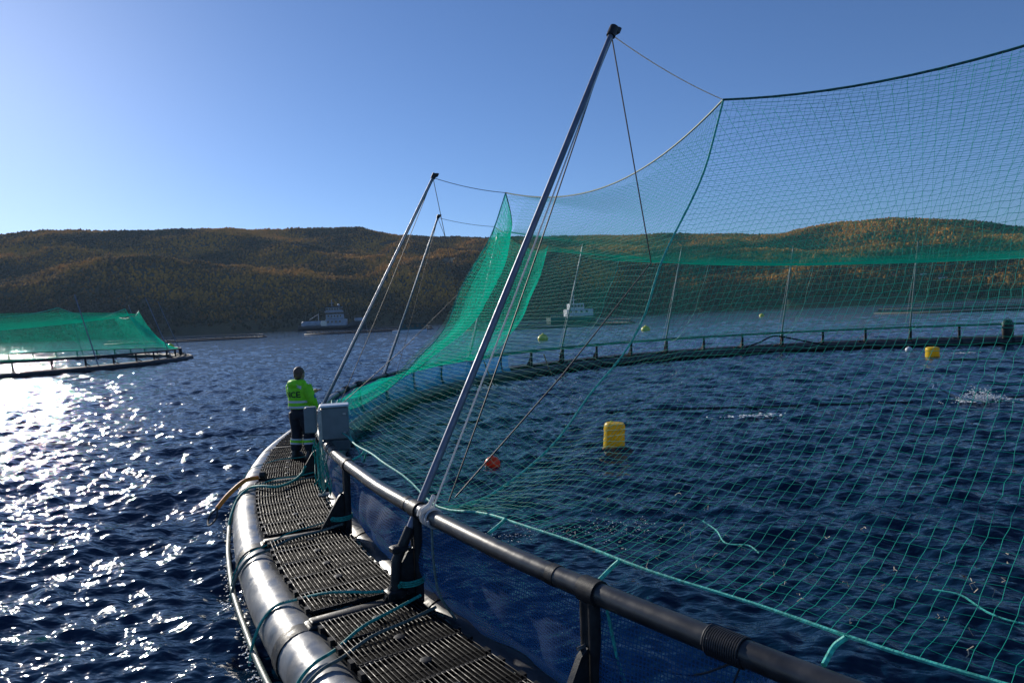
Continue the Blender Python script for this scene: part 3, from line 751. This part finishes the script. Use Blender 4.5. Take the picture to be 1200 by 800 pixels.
# trousers
T_ = MB(); loft(T_, [(0, 0, .74, .15, .12), (0, 0, .82, .178, .135), (0, 0, .95, .175, .13), (0, 0, 1.02, .165, .12)])
for s, L_ in legs.items():
    L2 = [Vector(p) for p in L_]; L2[-1] = L2[-1]+Vector((0, 0, .05)); T_.tube(bez(L2, 6), [.120, .122, .12, .115, .108, .102, .099, .098, .098, .1, .1, .095, .088], 16)
tr_ = remesh_obj(T_, 'trousers', M['navy'], .013, 3); lk(tr_, person)
for s, L_ in legs.items():
    pts = bez([Vector(p) for p in L_], 12); c = [q for q in pts if .24 < q.z < .36]
    for nm, z0, z1, m in (('reflective_band', .255, .285, 'reflect'), ('calf_band', .285, .330, 'hivis'), ('reflective_band', .330, .36, 'reflect')):
        f_ = lambda z: min(pts, key=lambda q: abs(q.z-z))
        a, c_ = f_(z0), f_(z1); a = Vector((a.x, a.y, z0)); c_ = Vector((c_.x, c_.y, z1))
        mb = MB(); mb.tube([a, c_], [.1075, .1075], 20); ob = mb.build(nm, M[m], None); lk(ob, tr_)
bt = MB()
for s, L_ in legs.items():
    ax, ay, az = L_[-1]
    loft(bt, [(ax, ay+.04, .0, .055, .15), (ax, ay+.045, .03, .058, .152), (ax, ay+.03, .07, .055, .13), (ax, ay+.0, .12, .058, .075), (ax, ay, .21, .072, .078)])
b_ = bt.build('boots', M['boot'], None); lk(b_, person)
# jacket
J = MB()
loft(J, [(0, .0, .93, .215, .165), (0, 0, .97, .218, .168), (0, 0, 1.08, .205, .16), (0, -.005, 1.20, .215, .165), (0, -.01, 1.30, .222, .155), (0, -.01, 1.37, .19, .13), (0, 0, 1.42, .12, .10), (0, .01, 1.46, .085, .085)])
J.tube(bez([(.165, -.005, 1.355), (.275, -.015, 1.10), (.25, .09, .93)], 6), [.09, .092, .09, .088, .085, .083, .081, .08, .078, .075, .072, .068, .064], 16)
J.tube(bez([(-.165, -.005, 1.355), (-.235, .12, 1.13), (-.05, .31, 1.18)], 6), [.09, .092, .09, .088, .085, .083, .081, .08, .078, .075, .072, .066, .06], 16)
ell(J, (0, -.105, 1.385), .155, .085, .09)                   # hood lying on the shoulders
ell(J, (-.09, -.04, 1.42), .07, .10, .055); ell(J, (.09, -.04, 1.42), .07, .10, .055)
jk = remesh_obj(J, 'jacket', M['hivis'], .012, 3); lk(jk, person)
# cuff, collar and lower dark hem
mb = MB(); mb.tube([(-.06, .30, 1.177), (.0, .362, 1.19)], [.050, .042], 14); mb.tube([(.25, .085, .945), (.236, .10, .90)], [.056, .05], 14)
ob = mb.build('cuff', M['navy'], None); lk(ob, jk)
mb = MB(); mb.tube([(0, .01, 1.43), (0, .02, 1.475)], [.084, .078], 18, cap=False); ob = mb.build('collar', M['navy'], None); lk(ob, jk)
def jbvh():
    me = jk.data; return BVHTree.FromPolygons([v.co.copy() for v in me.vertices], [tuple(p.vertices) for p in me.polygons])
BV = jbvh()
def wrap_band(z0, z1, name, m):
    mb = MB(); P = []
    for z in np.linspace(z0, z1, 3):
        row = []
        for k in range(61):
            a = 2*pi*k/60; d = Vector((cos(a), sin(a), 0)); hit = BV.ray_cast(Vector((0, 0, z)), d)
            rr = .21 if hit[0] is None else min(hit[3], .215)+.004
            row.append(Vector((0, 0, z))+d*rr)
        P.append(row)
    mb.grid(P); ob = mb.build(name, m, None); lk(ob, jk)
wrap_band(.945, .985, 'reflective_band', M['reflect']); wrap_band(1.045, 1.085, 'reflective_band', M['reflect'])
for s in (-1, 1):      # tabs on the hood
    mb = MB(); P = []
    for z in (1.335, 1.395):
        row = []
        for k in range(6):
            x = s*(.12+.012*k/1.0-.03); hit = BV.ray_cast(Vector((x, -.6, z+.008*k*(-1))), Vector((0, 1, 0)))
            row.append((hit[0] if hit[0] else Vector((x, -.16, z)))-Vector((0, .004, 0)))
        P.append(row)
    mb.grid(P); ob = mb.build('reflective_tab', M['reflect'], None); lk(ob, jk)
tcv = bpy.data.curves.new('t', 'FONT'); tcv.body = 'NCE'; tcv.size = .15; tcv.align_x = 'CENTER'; tcv.resolution_u = 3; tcv.offset = .003
to = bpy.data.objects.new('t', tcv); COL.objects.link(to); dg = bpy.context.evaluated_depsgraph_get()
tm = bpy.data.meshes.new_from_object(to.evaluated_get(dg)); bpy.data.objects.remove(to)
bm_ = bmesh.new(); bm_.from_mesh(tm); bmesh.ops.triangulate(bm_, faces=bm_.faces); bmesh.ops.subdivide_edges(bm_, edges=bm_.edges, cuts=2)
for v in bm_.verts:
    x = v.co.x*1.0-.01; z = 1.15+v.co.y
    hit = BV.ray_cast(Vector((x, -.6, z)), Vector((0, 1, 0))); y = (hit[0].y if hit[0] else -.15)-.005
    v.co = Vector((x, y, z))
bm_.to_mesh(tm); bm_.free(); tm.materials.append(M['navy']); ob = link('lettering', tm); lk(ob, jk)
mb = MB()
P = []
for k in range(7):
    P.append([(BV.ray_cast(Vector((.6, y-.03+.01*k*0, z)), Vector((-1, 0, 0)))[0] or Vector((.33, y, z)))+Vector((.004, 0, 0)) for y, z in ((0+.010*k, 1.13), (0+.010*k, 1.19))])
mb.grid(P); ob = mb.build('sleeve_badge', mat('badge_blue', (.02, .12, .35), .5), None); lk(ob, jk)
# hair
H_ = MB(); ell(H_, (0, hy-.018, 1.598), .088, .100, .108); ell(H_, (0, hy-.05, 1.54), .078, .062, .075)
hb = remesh_obj(H_, 'hair', M['hair'], .009, 2); lk(hb, person)

# ------------------------------------------------------------------ buoys
def drum_buoy(x, y, d, h, label):
    o = thing('drum_buoy', (x, y, 0), label, 'buoy', 'yellow drum buoys floating inside the pen', rz=random.uniform(0, 3))
    r = d/2; b = MB(); prof = [(0, -.15), (r*.9, -.15), (r*.98, -.1), (r*1.02, 0), (r, h*.3), (r*.98, h*.5), (r*1.0, h*.8), (r*.97, h*.92), (r*.86, h*.98), (r*.2, h), (0, h)]
    b.lathe(prof, n=32); ob = b.build('drum', M['yellow'], None); lk(ob, o)
    b = MB(); b.lathe([(0, 0), (r*.16, 0), (r*.16, .02), (r*.1, .03), (0, .03)], (r*.4, 0, h*.985), 12); ob = b.build('bung', M['yellow_pale'], None); lk(ob, o)
    b = MB()
    for k in range(2): b.tube([Vector((r*1.012*cos(a), r*1.012*sin(a), h*(.32+.4*k))) for a in np.linspace(0, 2*pi, 33)[:-1]], .008, 6, closed=True)
    ob = b.build('rib', M['yellow'], None); lk(ob, o); 
    o.rotation_euler = (R(3), R(-2), o.rotation_euler.z); return o
drum_buoy(2.22, 15.5, .48, .58, 'large yellow drum buoy floating in the middle of the near pen')
drum_buoy(22.1, 35.9, .66, .55, 'small looking yellow drum buoy floating near the far rail at the right')
def ball_buoy(x, y, d, label, m, sink=.35, grp=None, cat='buoy'):
    o = thing('round_buoy', (x, y, 0), label, cat, grp)
    r = d/2; n = 14; b = MB(); b.lathe([(max(.001, r*cos(a)), r*(1-sink*1.)-r*.35+r*.9*sin(a)) for a in np.linspace(-pi/2, pi/2, n)], n=24); ob = b.build('float_body', m, None); lk(ob, o)
    zt = r*(1-sink)-r*.35+r*.9
    b = MB(); b.lathe([(.001, 0), (r*.18, 0), (r*.16, r*.12), (r*.1, r*.2), (.001, r*.2)], (0, 0, zt-.02*r), 12); ob = b.build('top_eye', m, None); lk(ob, o); return o
ball_buoy(-.52, 14.1, .33, 'small red ball buoy floating behind the green net near the close rail', M['red'], .3)
ball_buoy(4.0, 88.0, 1.35, 'round pale yellow mooring buoy beyond the far rail, left of the seam rope', M['yellow_pale'], .3, 'round mooring buoys outside the pen')
ball_buoy(22.1, 112.5, 1.5, 'round yellow mooring buoy beyond the far rail, right of the seam rope', M['yellow_pale'], .45, 'round mooring buoys outside the pen')
ball_buoy(81.5, 222., 1.6, 'tiny distant yellow buoy near the far shore right of centre', M['yellow_pale'], .4, 'round mooring buoys outside the pen')
ball_buoy(24.0, 41.3, .4, 'small white float beside the far rail left of the yellow drum', M['white_paint'], .3)
ball_buoy(-75., 150., 1.5, 'distant yellow buoy right of the left pen on open water', M['yellow_pale'], .45, 'round mooring buoys outside the pen')

# black bag hanging on the far rail
bgp = thing('black_bag', (CX, CY, 0), 'black elongated float bag standing on the far rail at the right edge', 'bag')
thb = 66.3; c = pc(25.5, thb, 0); bgp.matrix_basis = Matrix.Translation(c); bgp.location = c
b = MB(); b.lathe([(.001, .1), (.2, .12), (.33, .4), (.36, .9), (.34, 1.4), (.2, 1.56), (.001, 1.6)], (0, 0, 0), 18, sy=.7); ob = b.build('bag_body', M['black_cap'], None); lk(ob, bgp)
b = MB(); b.tube(bez([(-.1, 0, 1.58), (-.06, 0, 1.68), (.06, 0, 1.68), (.1, 0, 1.58)], 4), .015, 6); ob = b.build('handle', M['rope_dark'], None); lk(ob, bgp)
# hose over the far rail and its end in the water
b = MB(); b.tube(bez([pc(25.5, 103, .5), pc(25.4, 101, .75), pc(25.3, 98.6, 1.12), pc(25.2, 95, .8), pc(24.8, 91, .35), pc(24.2, 88, .03), pc(23, 83, .02)], 6), .05, 8)
tag(b.build('hose', M['black_plastic']), 'thick black hose draped over the far rail into the water', 'hose')
b = MB()
for th, z in ((125, .7), (140, .7)): pass
for th, lab in ((139.5, 'thin wooden stake leaning on the far rail, right of the two'), (151.5, 'thin wooden stake leaning on the far rail, left of the two')):
    b = MB(); b.tube([pc(24.9, th, -.1), pc(25.3, th+.3, 1.1)], .03, 6); tag(b.build('stake', mat('stake_wood', (.3, .2, .1), .7)), lab, 'stake')

# floating ropes inside and outside
def float_rope(pts, label, rad_=.02, m=None):
    b = MB(); b.tube([Vector((q.x, q.y, .01+.02*noise.noise((q.x, q.y, 0)))) for q in bez([(x, y, 0) for x, y in pts], 12)], rad_, 6); tag(b.build('floating_rope', m or M['rope_dark']), label, 'rope')
float_rope([(-3.5, 19.5), (0, 20.8), (4., 21.2), (9, 20.6), (15, 20.4), (24, 21.5)], 'dark rope floating across the water of the near pen', .03)
float_rope([(21.8, 34.1), (25, 32.6), (30, 31.5)], 'dark rope floating right of the small yellow drum', .04)
float_rope([(-14.0, 10.5), (-11., 10.2), (-8, 10.1), (-6, 10.2)], 'thin line floating on the sunlit water at left', .012, M['rope_wet'])
float_rope([(-21, 22), (-15., 19.9), (-9, 19.5), (-6, 20)], 'thin line floating behind, left of the worker', .014, M['rope_wet'])

# splashes
def splash(x, y, n, sx_, sy_, h, label, r0=.02):
    b = MB()
    for k in range(n):
        a = random.gauss(0, sx_); c_ = random.gauss(0, sy_); z = abs(random.gauss(0, h))*exp(-(a/sx_)**2*.5); r = random.uniform(.35, 1.)*r0
        ex = random.uniform(1, 3.5) if z < .06 else random.uniform(.7, 1.3)
        q = random.uniform(0, 2*pi)
        vs = [Vector((x+a, y+c_, z+.02))+Vector((cos(q)*i*r*ex-sin(q)*j*r, sin(q)*i*r*ex+cos(q)*j*r, l*r*.6)) for i, j, l in ((1, 0, 0), (0, 1, 0), (-1, 0, 0), (0, -1, 0), (0, 0, 1), (0, 0, -1))]
        b.add(vs, [(0, 1, 4), (1, 2, 4), (2, 3, 4), (3, 0, 4), (1, 0, 5), (2, 1, 5), (3, 2, 5), (0, 3, 5)])
    tag(b.build('splash', M['foam']), label, 'splash', kind='stuff')
splash(13.6, 19.9, 700, .42, .2, .16, 'white splash of a jumping fish at the right', .035)
splash(-1.3, 29.5, 420, .9, .3, .10, 'white splash by the far left of the pen', .05)
splash(6.7, 19.0, 140, .5, .12, .02, 'small foam patch behind the big yellow drum', .04)
splash(25, 37.5, 90, .8, .15, .03, 'small foam patch near the far rail', .04)
splash(.15, 9.5, 260, .35, .22, .01, 'foam specks on the water close to the rail, left patch', .008)
splash(1.35, 9.5, 300, .4, .3, .01, 'foam specks on the water close to the rail, right patch', .008)
# fish leaping
fs = thing('salmon', (12.75, 20.2, .2), 'silver blue salmon tail breaking the surface beside the splash', 'fish')
b = MB(); pts = [Vector((.55, 0, -.12)), Vector((.35, 0, -.02)), Vector((.15, 0, .07)), Vector((-.05, 0, .17)), Vector((-.2, 0, .27))]
b.tube(bez(pts, 4), [.02, .04, .05, .06, .065, .066, .066, .064, .06, .055, .05, .044, .038, .032, .026, .02, .015], 10); ob = b.build('fish_body', M['fish'], None); lk(ob, fs)
b = MB(); b.prism([(0, 0), (-.06, .13), (-.14, .16), (-.11, .06), (-.15, -.02), (-.05, -.03)], .012, (-.18, 0, .26)); ob = b.build('tail_fin', M['fish'], None); lk(ob, fs)
# wash along the outer pipe
b = MB()
for k in range(900):
    th = random.uniform(-170, -145); r = 27.0+abs(random.gauss(0, .07)); cc_ = pc(r, th, .015+random.uniform(0, .03)); q = random.uniform(.003, .009)
    vs = [cc_+Vector(v)*q for v in ((2, 0, 0), (0, 2, 0), (-2, 0, 0), (0, -2, 0), (0, 0, .8))]; b.add(vs, [(0, 1, 4), (1, 2, 4), (2, 3, 4), (3, 0, 4)])
tag(b.build('foam', M['foam']), 'fine white foam washing along the outer float pipe', 'foam', kind='stuff')

# ------------------------------------------------------------------ distant pens
def ring(n, r, z): return [Vector((r*cos(2*pi*k/n), r*sin(2*pi*k/n), z)) for k in range(n)]
def simple_pen(c, label, netted=False, RRr=25.5, rz=0.):
    o = thing('fish_pen', (c[0], c[1], 0), label, 'fish pen', 'other round fish pens in the fjord', rz=rz)
    for r, nm in ((RRr+1.1, 'outer_float_pipe'), (RRr, 'inner_float_pipe')):
        b = MB(); b.tube(ring(120, r, .15), .28, 10, closed=True); ob = b.build(nm, M['far_pipe'], None); lk(ob, o)
    b = MB(); b.tube(ring(120, RRr+.1, 1.25), .085, 8, closed=True); ob = b.build('handrail', M['far_pipe'], None); lk(ob, o)
    n = 54
    for k in range(n):
        a = 2*pi*k/n; b = MB(); p = Vector((cos(a), sin(a), 0)); b.tube([p*(RRr+.15)+Vector((0, 0, .2)), p*(RRr+.1)+Vector((0, 0, 1.25))], .09, 6)
        b.tube([p*(RRr+.9)+Vector((0, 0, .35)), p*(RRr+.2)+Vector((0, 0, .7))], .05, 5); ob = b.build('post', M['black_plastic'], None); lk(ob, o)
    b = MB(); b.grid([[Vector((r*cos(2*pi*k/90), r*sin(2*pi*k/90), .47)) for r in (RRr+.2, RRr+.95)] for k in range(91)]); ob = b.build('walkway', M['far_pipe'], None); lk(ob, o)
    return o
def simple_net(c, label, rz, np_=14, ztop=5.9, zc=4.0):
    o = thing('bird_net', (c[0], c[1], 1.2), label, 'net', rz=rz)
    def tp(i, u): 
        a0, a1 = 2*pi*i/np_, 2*pi*(i+1)/np_; A = Vector((21.5*cos(a0), 21.5*sin(a0), ztop-1.2)); B_ = Vector((21.5*cos(a1), 21.5*sin(a1), ztop-1.2)); q = 4*u*(1-u)
        return A.lerp(B_, u)*1.0-Vector((0, 0, .75*q))
    def wp(i, u, t):
        A = tp(i, u); a = 2*pi*(i+u)/np_; B_ = Vector((25.3*cos(a), 25.3*sin(a), .1)); p = A.lerp(B_, t); q = 4*u*(1-u)
        return p-Vector((0, 0, (1.0-.4*q)*(4*t*(1-t))**.8))
    for i in range(np_):
        G = np.array([[wp(i, u, t) for t in np.linspace(0, 1, 44)] for u in np.linspace(0, 1, 84)])
        V, F = net_threads(G, .0055, 3, .01); ob = np_mesh('net_wall', V, F, M['net']); lk(ob, o)
    b = MB()
    for ax in (0, 1):
        for s in np.arange(-21, 21.1, .22):
            half = math.sqrt(max(0, 21.2**2-s*s)); pts = []; n = max(4, int(half))
            for k in range(n+1):
                t = -half+2*half*k/n; x, y = (s, t) if ax == 0 else (t, s); r = hypot(x, y); pts.append((x, y, zc-1.2+(ztop-zc-.45)*(r/21.2)**2))
            b.tube(pts, .0055, 3, cap=False)
    ob = b.build('net_roof', M['net_roof'], None, smooth=False); lk(ob, o)
    b = MB()
    for i in range(np_): b.tube([tp(i, k/8) for k in range(9)], .03, 5)
    ob = b.build('top_rope', M['rope_seam'], None); lk(ob, o)
    for i in range(np_):
        a = 2*pi*i/np_; p = Vector((cos(a), sin(a), 0)); wpz = Vector((c[0], c[1], 0))
        Rz = Matrix.Rotation(rz, 3, 'Z'); po = thing('net_pole', wpz+Rz @ (p*25.9)+Vector((0, 0, .4)), 'dark pole leaning in over the left pen to hold up its green net', 'pole', 'poles around the left pen')
        b = MB(); q = Rz @ p; b.tube([wpz+q*25.9+Vector((0, 0, .4)), wpz+q*23.6+Vector((0, 0, 7.0))], .05, 8); b.build('pole', M['pole'], po)
        b = MB(); b.tube([wpz+q*23.6+Vector((0, 0, 7.0)), wpz+q*21.5+Vector((0, 0, ztop))], .012, 4); b.tube([wpz+q*23.6+Vector((0, 0, 7.0)), wpz+q*25.6+Vector((0, 0, 1.3))], .012, 4); b.build('guy_line', M['rope_dark'], po)
    return o
simple_pen((-62.4, 70), 'round black fish pen at the left edge with a green net hung over it')
simple_net((-62.4, 70), 'pale green bird net sagging over the left pen', R(8))
simple_pen((-118, 250), 'low dark fish pen far behind, between the left pen and the ship')
simple_pen((-60, 290), 'distant fish pen lying in front of the large ship')
simple_pen((10, 205), 'fish pen beyond the far rail in front of the workboat')
simple_pen((118, 165), 'fish pen beyond the far rail at the right edge')
rf = thing('feed_raft', (-33, 222, 0), 'low dark green raft on a pale float, right of the ship behind the leaning poles', 'raft', rz=R(5))
b = MB(); b.box((0, 0, .3), (11, 5, 1.0), bev=.2); lk(b.build('pontoon', M['white_paint'], None), rf)
b = MB(); b.box((1, 0, 1.75), (8.5, 4, 1.9), bev=.1); hs_ = b.build('cabin', M['hull_green'], None); lk(hs_, rf)
for k in range(5):
    b = MB(); b.box((-2.2+k*1.6, -2.04, 2.0), (.9, .06, .8)); lk(b.build('window', M['glass'], None), hs_)
b = MB(); b.box((1, 0, 2.78), (9, 4.5, .15)); lk(b.build('roof', M['hull_dark'], None), hs_)
b = MB(); b.tube([(-160, 330, 7), (-120, 322, 6.4), (-92, 320, 7.2)], .12, 5); 

# ------------------------------------------------------------------ vessels
M['shaded_ship_white'] = mat('shaded_ship_white', (.33, .37, .43), .5, var=.2, nscale=.3)  # white ship paint with its bluish shade put into the colour
def ship(loc, s, label, rz):
    o = thing('fish_carrier_ship', loc, label, 'ship', rz=rz)
    def part(b, name, m, par=None, smooth=False):
        ob = b.build(name, m, None, smooth=smooth); lk(ob, par or o); return ob
    L = 52.
    secs = []
    for t in np.linspace(0, 1, 15):
        x = -L/2+L*t; w_ = 5.6*(1 if t < .7 else max(.03, 1-((t-.7)/.3)**2)); top = 3.2+(2.6 if t > .72 else 0)*min(1, (t-.72)/.06 if t > .72 else 0)+.8*max(0, t-.7)
        secs.append([Vector((x-(0 if t < .95 else 1.5), 0-w_*.0, -1.)), Vector((x-(0 if t < .9 else 1.), -w_*.8, -.8)), Vector((x, -w_, top*.5)), Vector((x, -w_, top)), Vector((x, w_, top)), Vector((x, w_, top*.5)), Vector((x-(0 if t < .9 else 1.), w_*.8, -.8)), Vector((x-(0 if t < .95 else 1.5), 0, -1.))])
    b = MB(); b.grid(secs); b.add(secs[0], [tuple(range(8))]); b.add(secs[-1], [tuple(range(7, -1, -1))]); hull = part(b, 'hull', M['hull_dark'])
    b = MB(); b.box((-14, 0, 5.2), (19, 9.4, 4.2), bev=.9); part(b, 'tank_housing', M['shaded_ship_white'])
    b = MB(); b.box((21, 0, 7.2), (8, 6.4, 2.4), bev=.3); part(b, 'forecastle', M['shaded_ship_white'])
    b = MB(); b.box((3, 0, 5.6), (16, 10., 5.2), bev=.2); h1 = part(b, 'deckhouse', M['shaded_ship_white'])
    b = MB(); b.box((2, 0, 10.2), (13, 9, 3.6), bev=.2); part(b, 'deckhouse', M['shaded_ship_white'])
    b = MB(); b.box((1.5, 0, 14.0), (13.5, 9.6, 1.0), bev=.2); part(b, 'deckhouse', M['shaded_ship_white'])
    b = MB(); b.box((1.5, 0, 16.0), (12, 8.2, 2.9), bev=.2); wh = part(b, 'wheelhouse', M['shaded_ship_white'])
    b = MB(); b.box((1.5, 0, 17.8), (13.2, 9.2, .5), bev=.1); part(b, 'roof', M['hull_dark'], wh)
    for k in range(6):
        b = MB(); b.box((-3.4+k*2.0, -4.13, 16.1), (1.6, .1, 1.6)); part(b, 'window', M['glass'], wh)
    for k in range(4):
        b = MB(); b.box((7.53, -3+k*2, 16.1), (.1, 1.5, 1.6)); part(b, 'window', M['glass'], wh)
    for k in range(5):
        b = MB(); b.box((-2.5+k*2.3, -4.53, 10.6), (1.2, .1, 1.5)); part(b, 'window', M['glass'], h1)
    for k in range(4):
        b = MB(); b.box((-3+k*3., -5.03, 6.2), (1.3, .1, 1.6)); part(b, 'window', M['glass'], h1)
    b = MB(); b.tube([(0, 0, 18), (0, 0, 23.5)], .22, 8); b.tube([(-1.6, 0, 21), (1.6, 0, 21)], .12, 6); part(b, 'mast', M['shaded_ship_white'])
    b = MB(); ell(b, (5.2, 0, 19.2), .9, .9, 1.0); part(b, 'radar_dome', M['shaded_ship_white'], smooth=True)
    b = MB(); b.lathe([(.001, -.3), (2.5, -.3), (2.7, 0), (2.5, .3), (.001, .3)], (-6.4, -5.0, 4.8), 24, (1, 0, 0), (0, 0, 1), (0, -1, 0)); part(b, 'hose_reel', M['steel'])
    b = MB(); b.tube([(-11, 2, 7), (-11, 2, 13.)], .2, 6); b.tube([(-11, 2, 12.5), (-18, 2, 8.5)], .15, 6); part(b, 'crane', M['shaded_ship_white'])
    b = MB()
    for k in range(26): b.tube([(-L/2+1+k*.9, -5.4, 3.2), (-L/2+1+k*.9, -5.4, 4.2)], .05, 4)
    b.tube([(-L/2+1, -5.4, 4.2), (-3, -5.4, 4.2)], .06, 4); part(b, 'railing', M['shaded_ship_white'])
    o.scale = (s, s, s); return o
ship((-157, 602, 0), 1.12, 'large dark-hulled ship with white deckhouses and a wheelhouse, lying off the left shore', R(8))
def workboat(loc, label, rz):
    o = thing('workboat', loc, label, 'boat', rz=rz)
    def part(b, name, m, par=None, smooth=False):
        ob = b.build(name, m, None, smooth=smooth); lk(ob, par or o); return ob
    secs = []
    for t in np.linspace(0, 1, 12):
        x = -9+18*t; w_ = 3.2*(1 if t < .65 else max(.05, 1-((t-.65)/.35)**2)); top = 2.6+1.0*max(0, t-.6)
        secs.append([Vector((x, 0, -.6)), Vector((x, -w_*.8, -.5)), Vector((x, -w_, top*.6)), Vector((x, -w_, top)), Vector((x, w_, top)), Vector((x, w_, top*.6)), Vector((x, w_*.8, -.5)), Vector((x, 0, -.6))])
    b = MB(); b.grid(secs); b.add(secs[0], [tuple(range(8))]); b.add(secs[-1], [tuple(range(7, -1, -1))]); part(b, 'hull', M['hull_green'])
    b = MB(); b.box((2.5, 0, 4.0), (10, 4.8, 2.6), bev=.15); h1 = part(b, 'deckhouse', M['white_paint'])
    b = MB(); b.box((1.5, 0, 6.3), (5.5, 4.0, 2.2), bev=.2); wh = part(b, 'wheelhouse', M['white_paint'])
    for k in range(4):
        b = MB(); b.box((-.3+k*1.2, -2.03, 6.5), (.9, .06, .9)); part(b, 'window', M['glass'], wh)
    for k in range(4):
        b = MB(); b.box((-1+k*2., -2.43, 4.4), (.8, .06, .8)); part(b, 'window', M['glass'], h1)
    b = MB(); b.tube([(.8, 0, 7.3), (.8, 0, 10.8)], .16, 6); b.tube([(-.3, 0, 8.8), (1.9, 0, 8.8)], .09, 5); part(b, 'mast', M['white_paint'])
    b = MB(); ell(b, (.8, 0, 10.2), .5, .5, .5); part(b, 'radar_dome', M['white_paint'], smooth=True)
    b = MB(); b.tube([(-5, 0, 2.6), (-5, 0, 6.), (-2.8, 0, 7.)], .16, 6); part(b, 'crane', M['hull_dark'])
    b = MB()
    for k in range(8): b.tube([(-8.8+k*.8, -3.0, 2.6), (-8.8+k*.8, -3.0, 3.5)], .04, 4)
    b.tube([(-8.8, -3, 3.5), (-3, -3, 3.5)], .05, 4); part(b, 'railing', M['white_paint'])
    return o
workboat((22.5, 252, 0), 'small workboat with green hull and white wheelhouse seen through the green net', R(12))

# ------------------------------------------------------------------ houses on the far shore
def house(x, y, w_, l, h, label, m):
    z = hill_h(x, y); z = max(z, 1.0)
    o = thing('house', (x, y, z-1), label, 'house', 'houses on the far shore', rz=atan2(y, x)-pi/2)
    b = MB(); b.box((0, 0, h/2+.5), (w_, l, h+1)); ob = b.build('wall', m, None, smooth=False); lk(ob, o)
    b = MB(); b.prism([(-w_/2-.4, 0), (w_/2+.4, 0), (0, w_*.35)], l+.8, (0, 0, h+1.02)); ob = b.build('roof', M['hull_dark'], None, smooth=False); lk(ob, o)
    for k in (-1, 1):
        b = MB(); b.box((k*w_*.22, -l/2-.05, h*.6), (1.2, .1, 1.3)); ob = b.build('window', M['glass'], None, smooth=False); lk(ob, o)
wh_ = M['white_paint']; rd_ = mat('red_wall', (.3, .05, .03), .7); dk_ = mat('grey_wall', (.3, .3, .3), .7)
def at_px(px_, d): a = math.atan((px_-600)/800); return d*sin(a), d*cos(a)
for px_, d, m, lab in ((1084, 1250, wh_, 'small white house on the far shore, leftmost of the cluster at right'), (1105, 1225, wh_, 'wide white building at the waterline on the far shore at right'),
                       (1050, 1240, rd_, 'small red house on the far shore at right'), (1160, 1235, dk_, 'small grey house on the far shore near the right edge')):
    x, y = at_px(px_, d); house(x, y, 9 if px_ != 1105 else 16, 8, 5, lab, m)

# ------------------------------------------------------------------ haze
b = MB(); b.box((0, 1400, 157), (7600, 7600, 334)); hz = b.build('haze', bpy.data.materials.new('haze_air'), None, smooth=False)
hm = hz.data.materials[0]; hm.use_nodes = True; t = hm.node_tree; t.nodes.clear()
out = t.nodes.new('ShaderNodeOutputMaterial'); pv = t.nodes.new('ShaderNodeVolumePrincipled')
pv.inputs['Density'].default_value = .000038; pv.inputs['Color'].default_value = (.5, .72, 1, 1); pv.inputs['Anisotropy'].default_value = .2
t.links.new(pv.outputs[0], out.inputs['Volume']); tag(hz, 'thin bluish haze over the fjord', 'haze', kind='stuff')
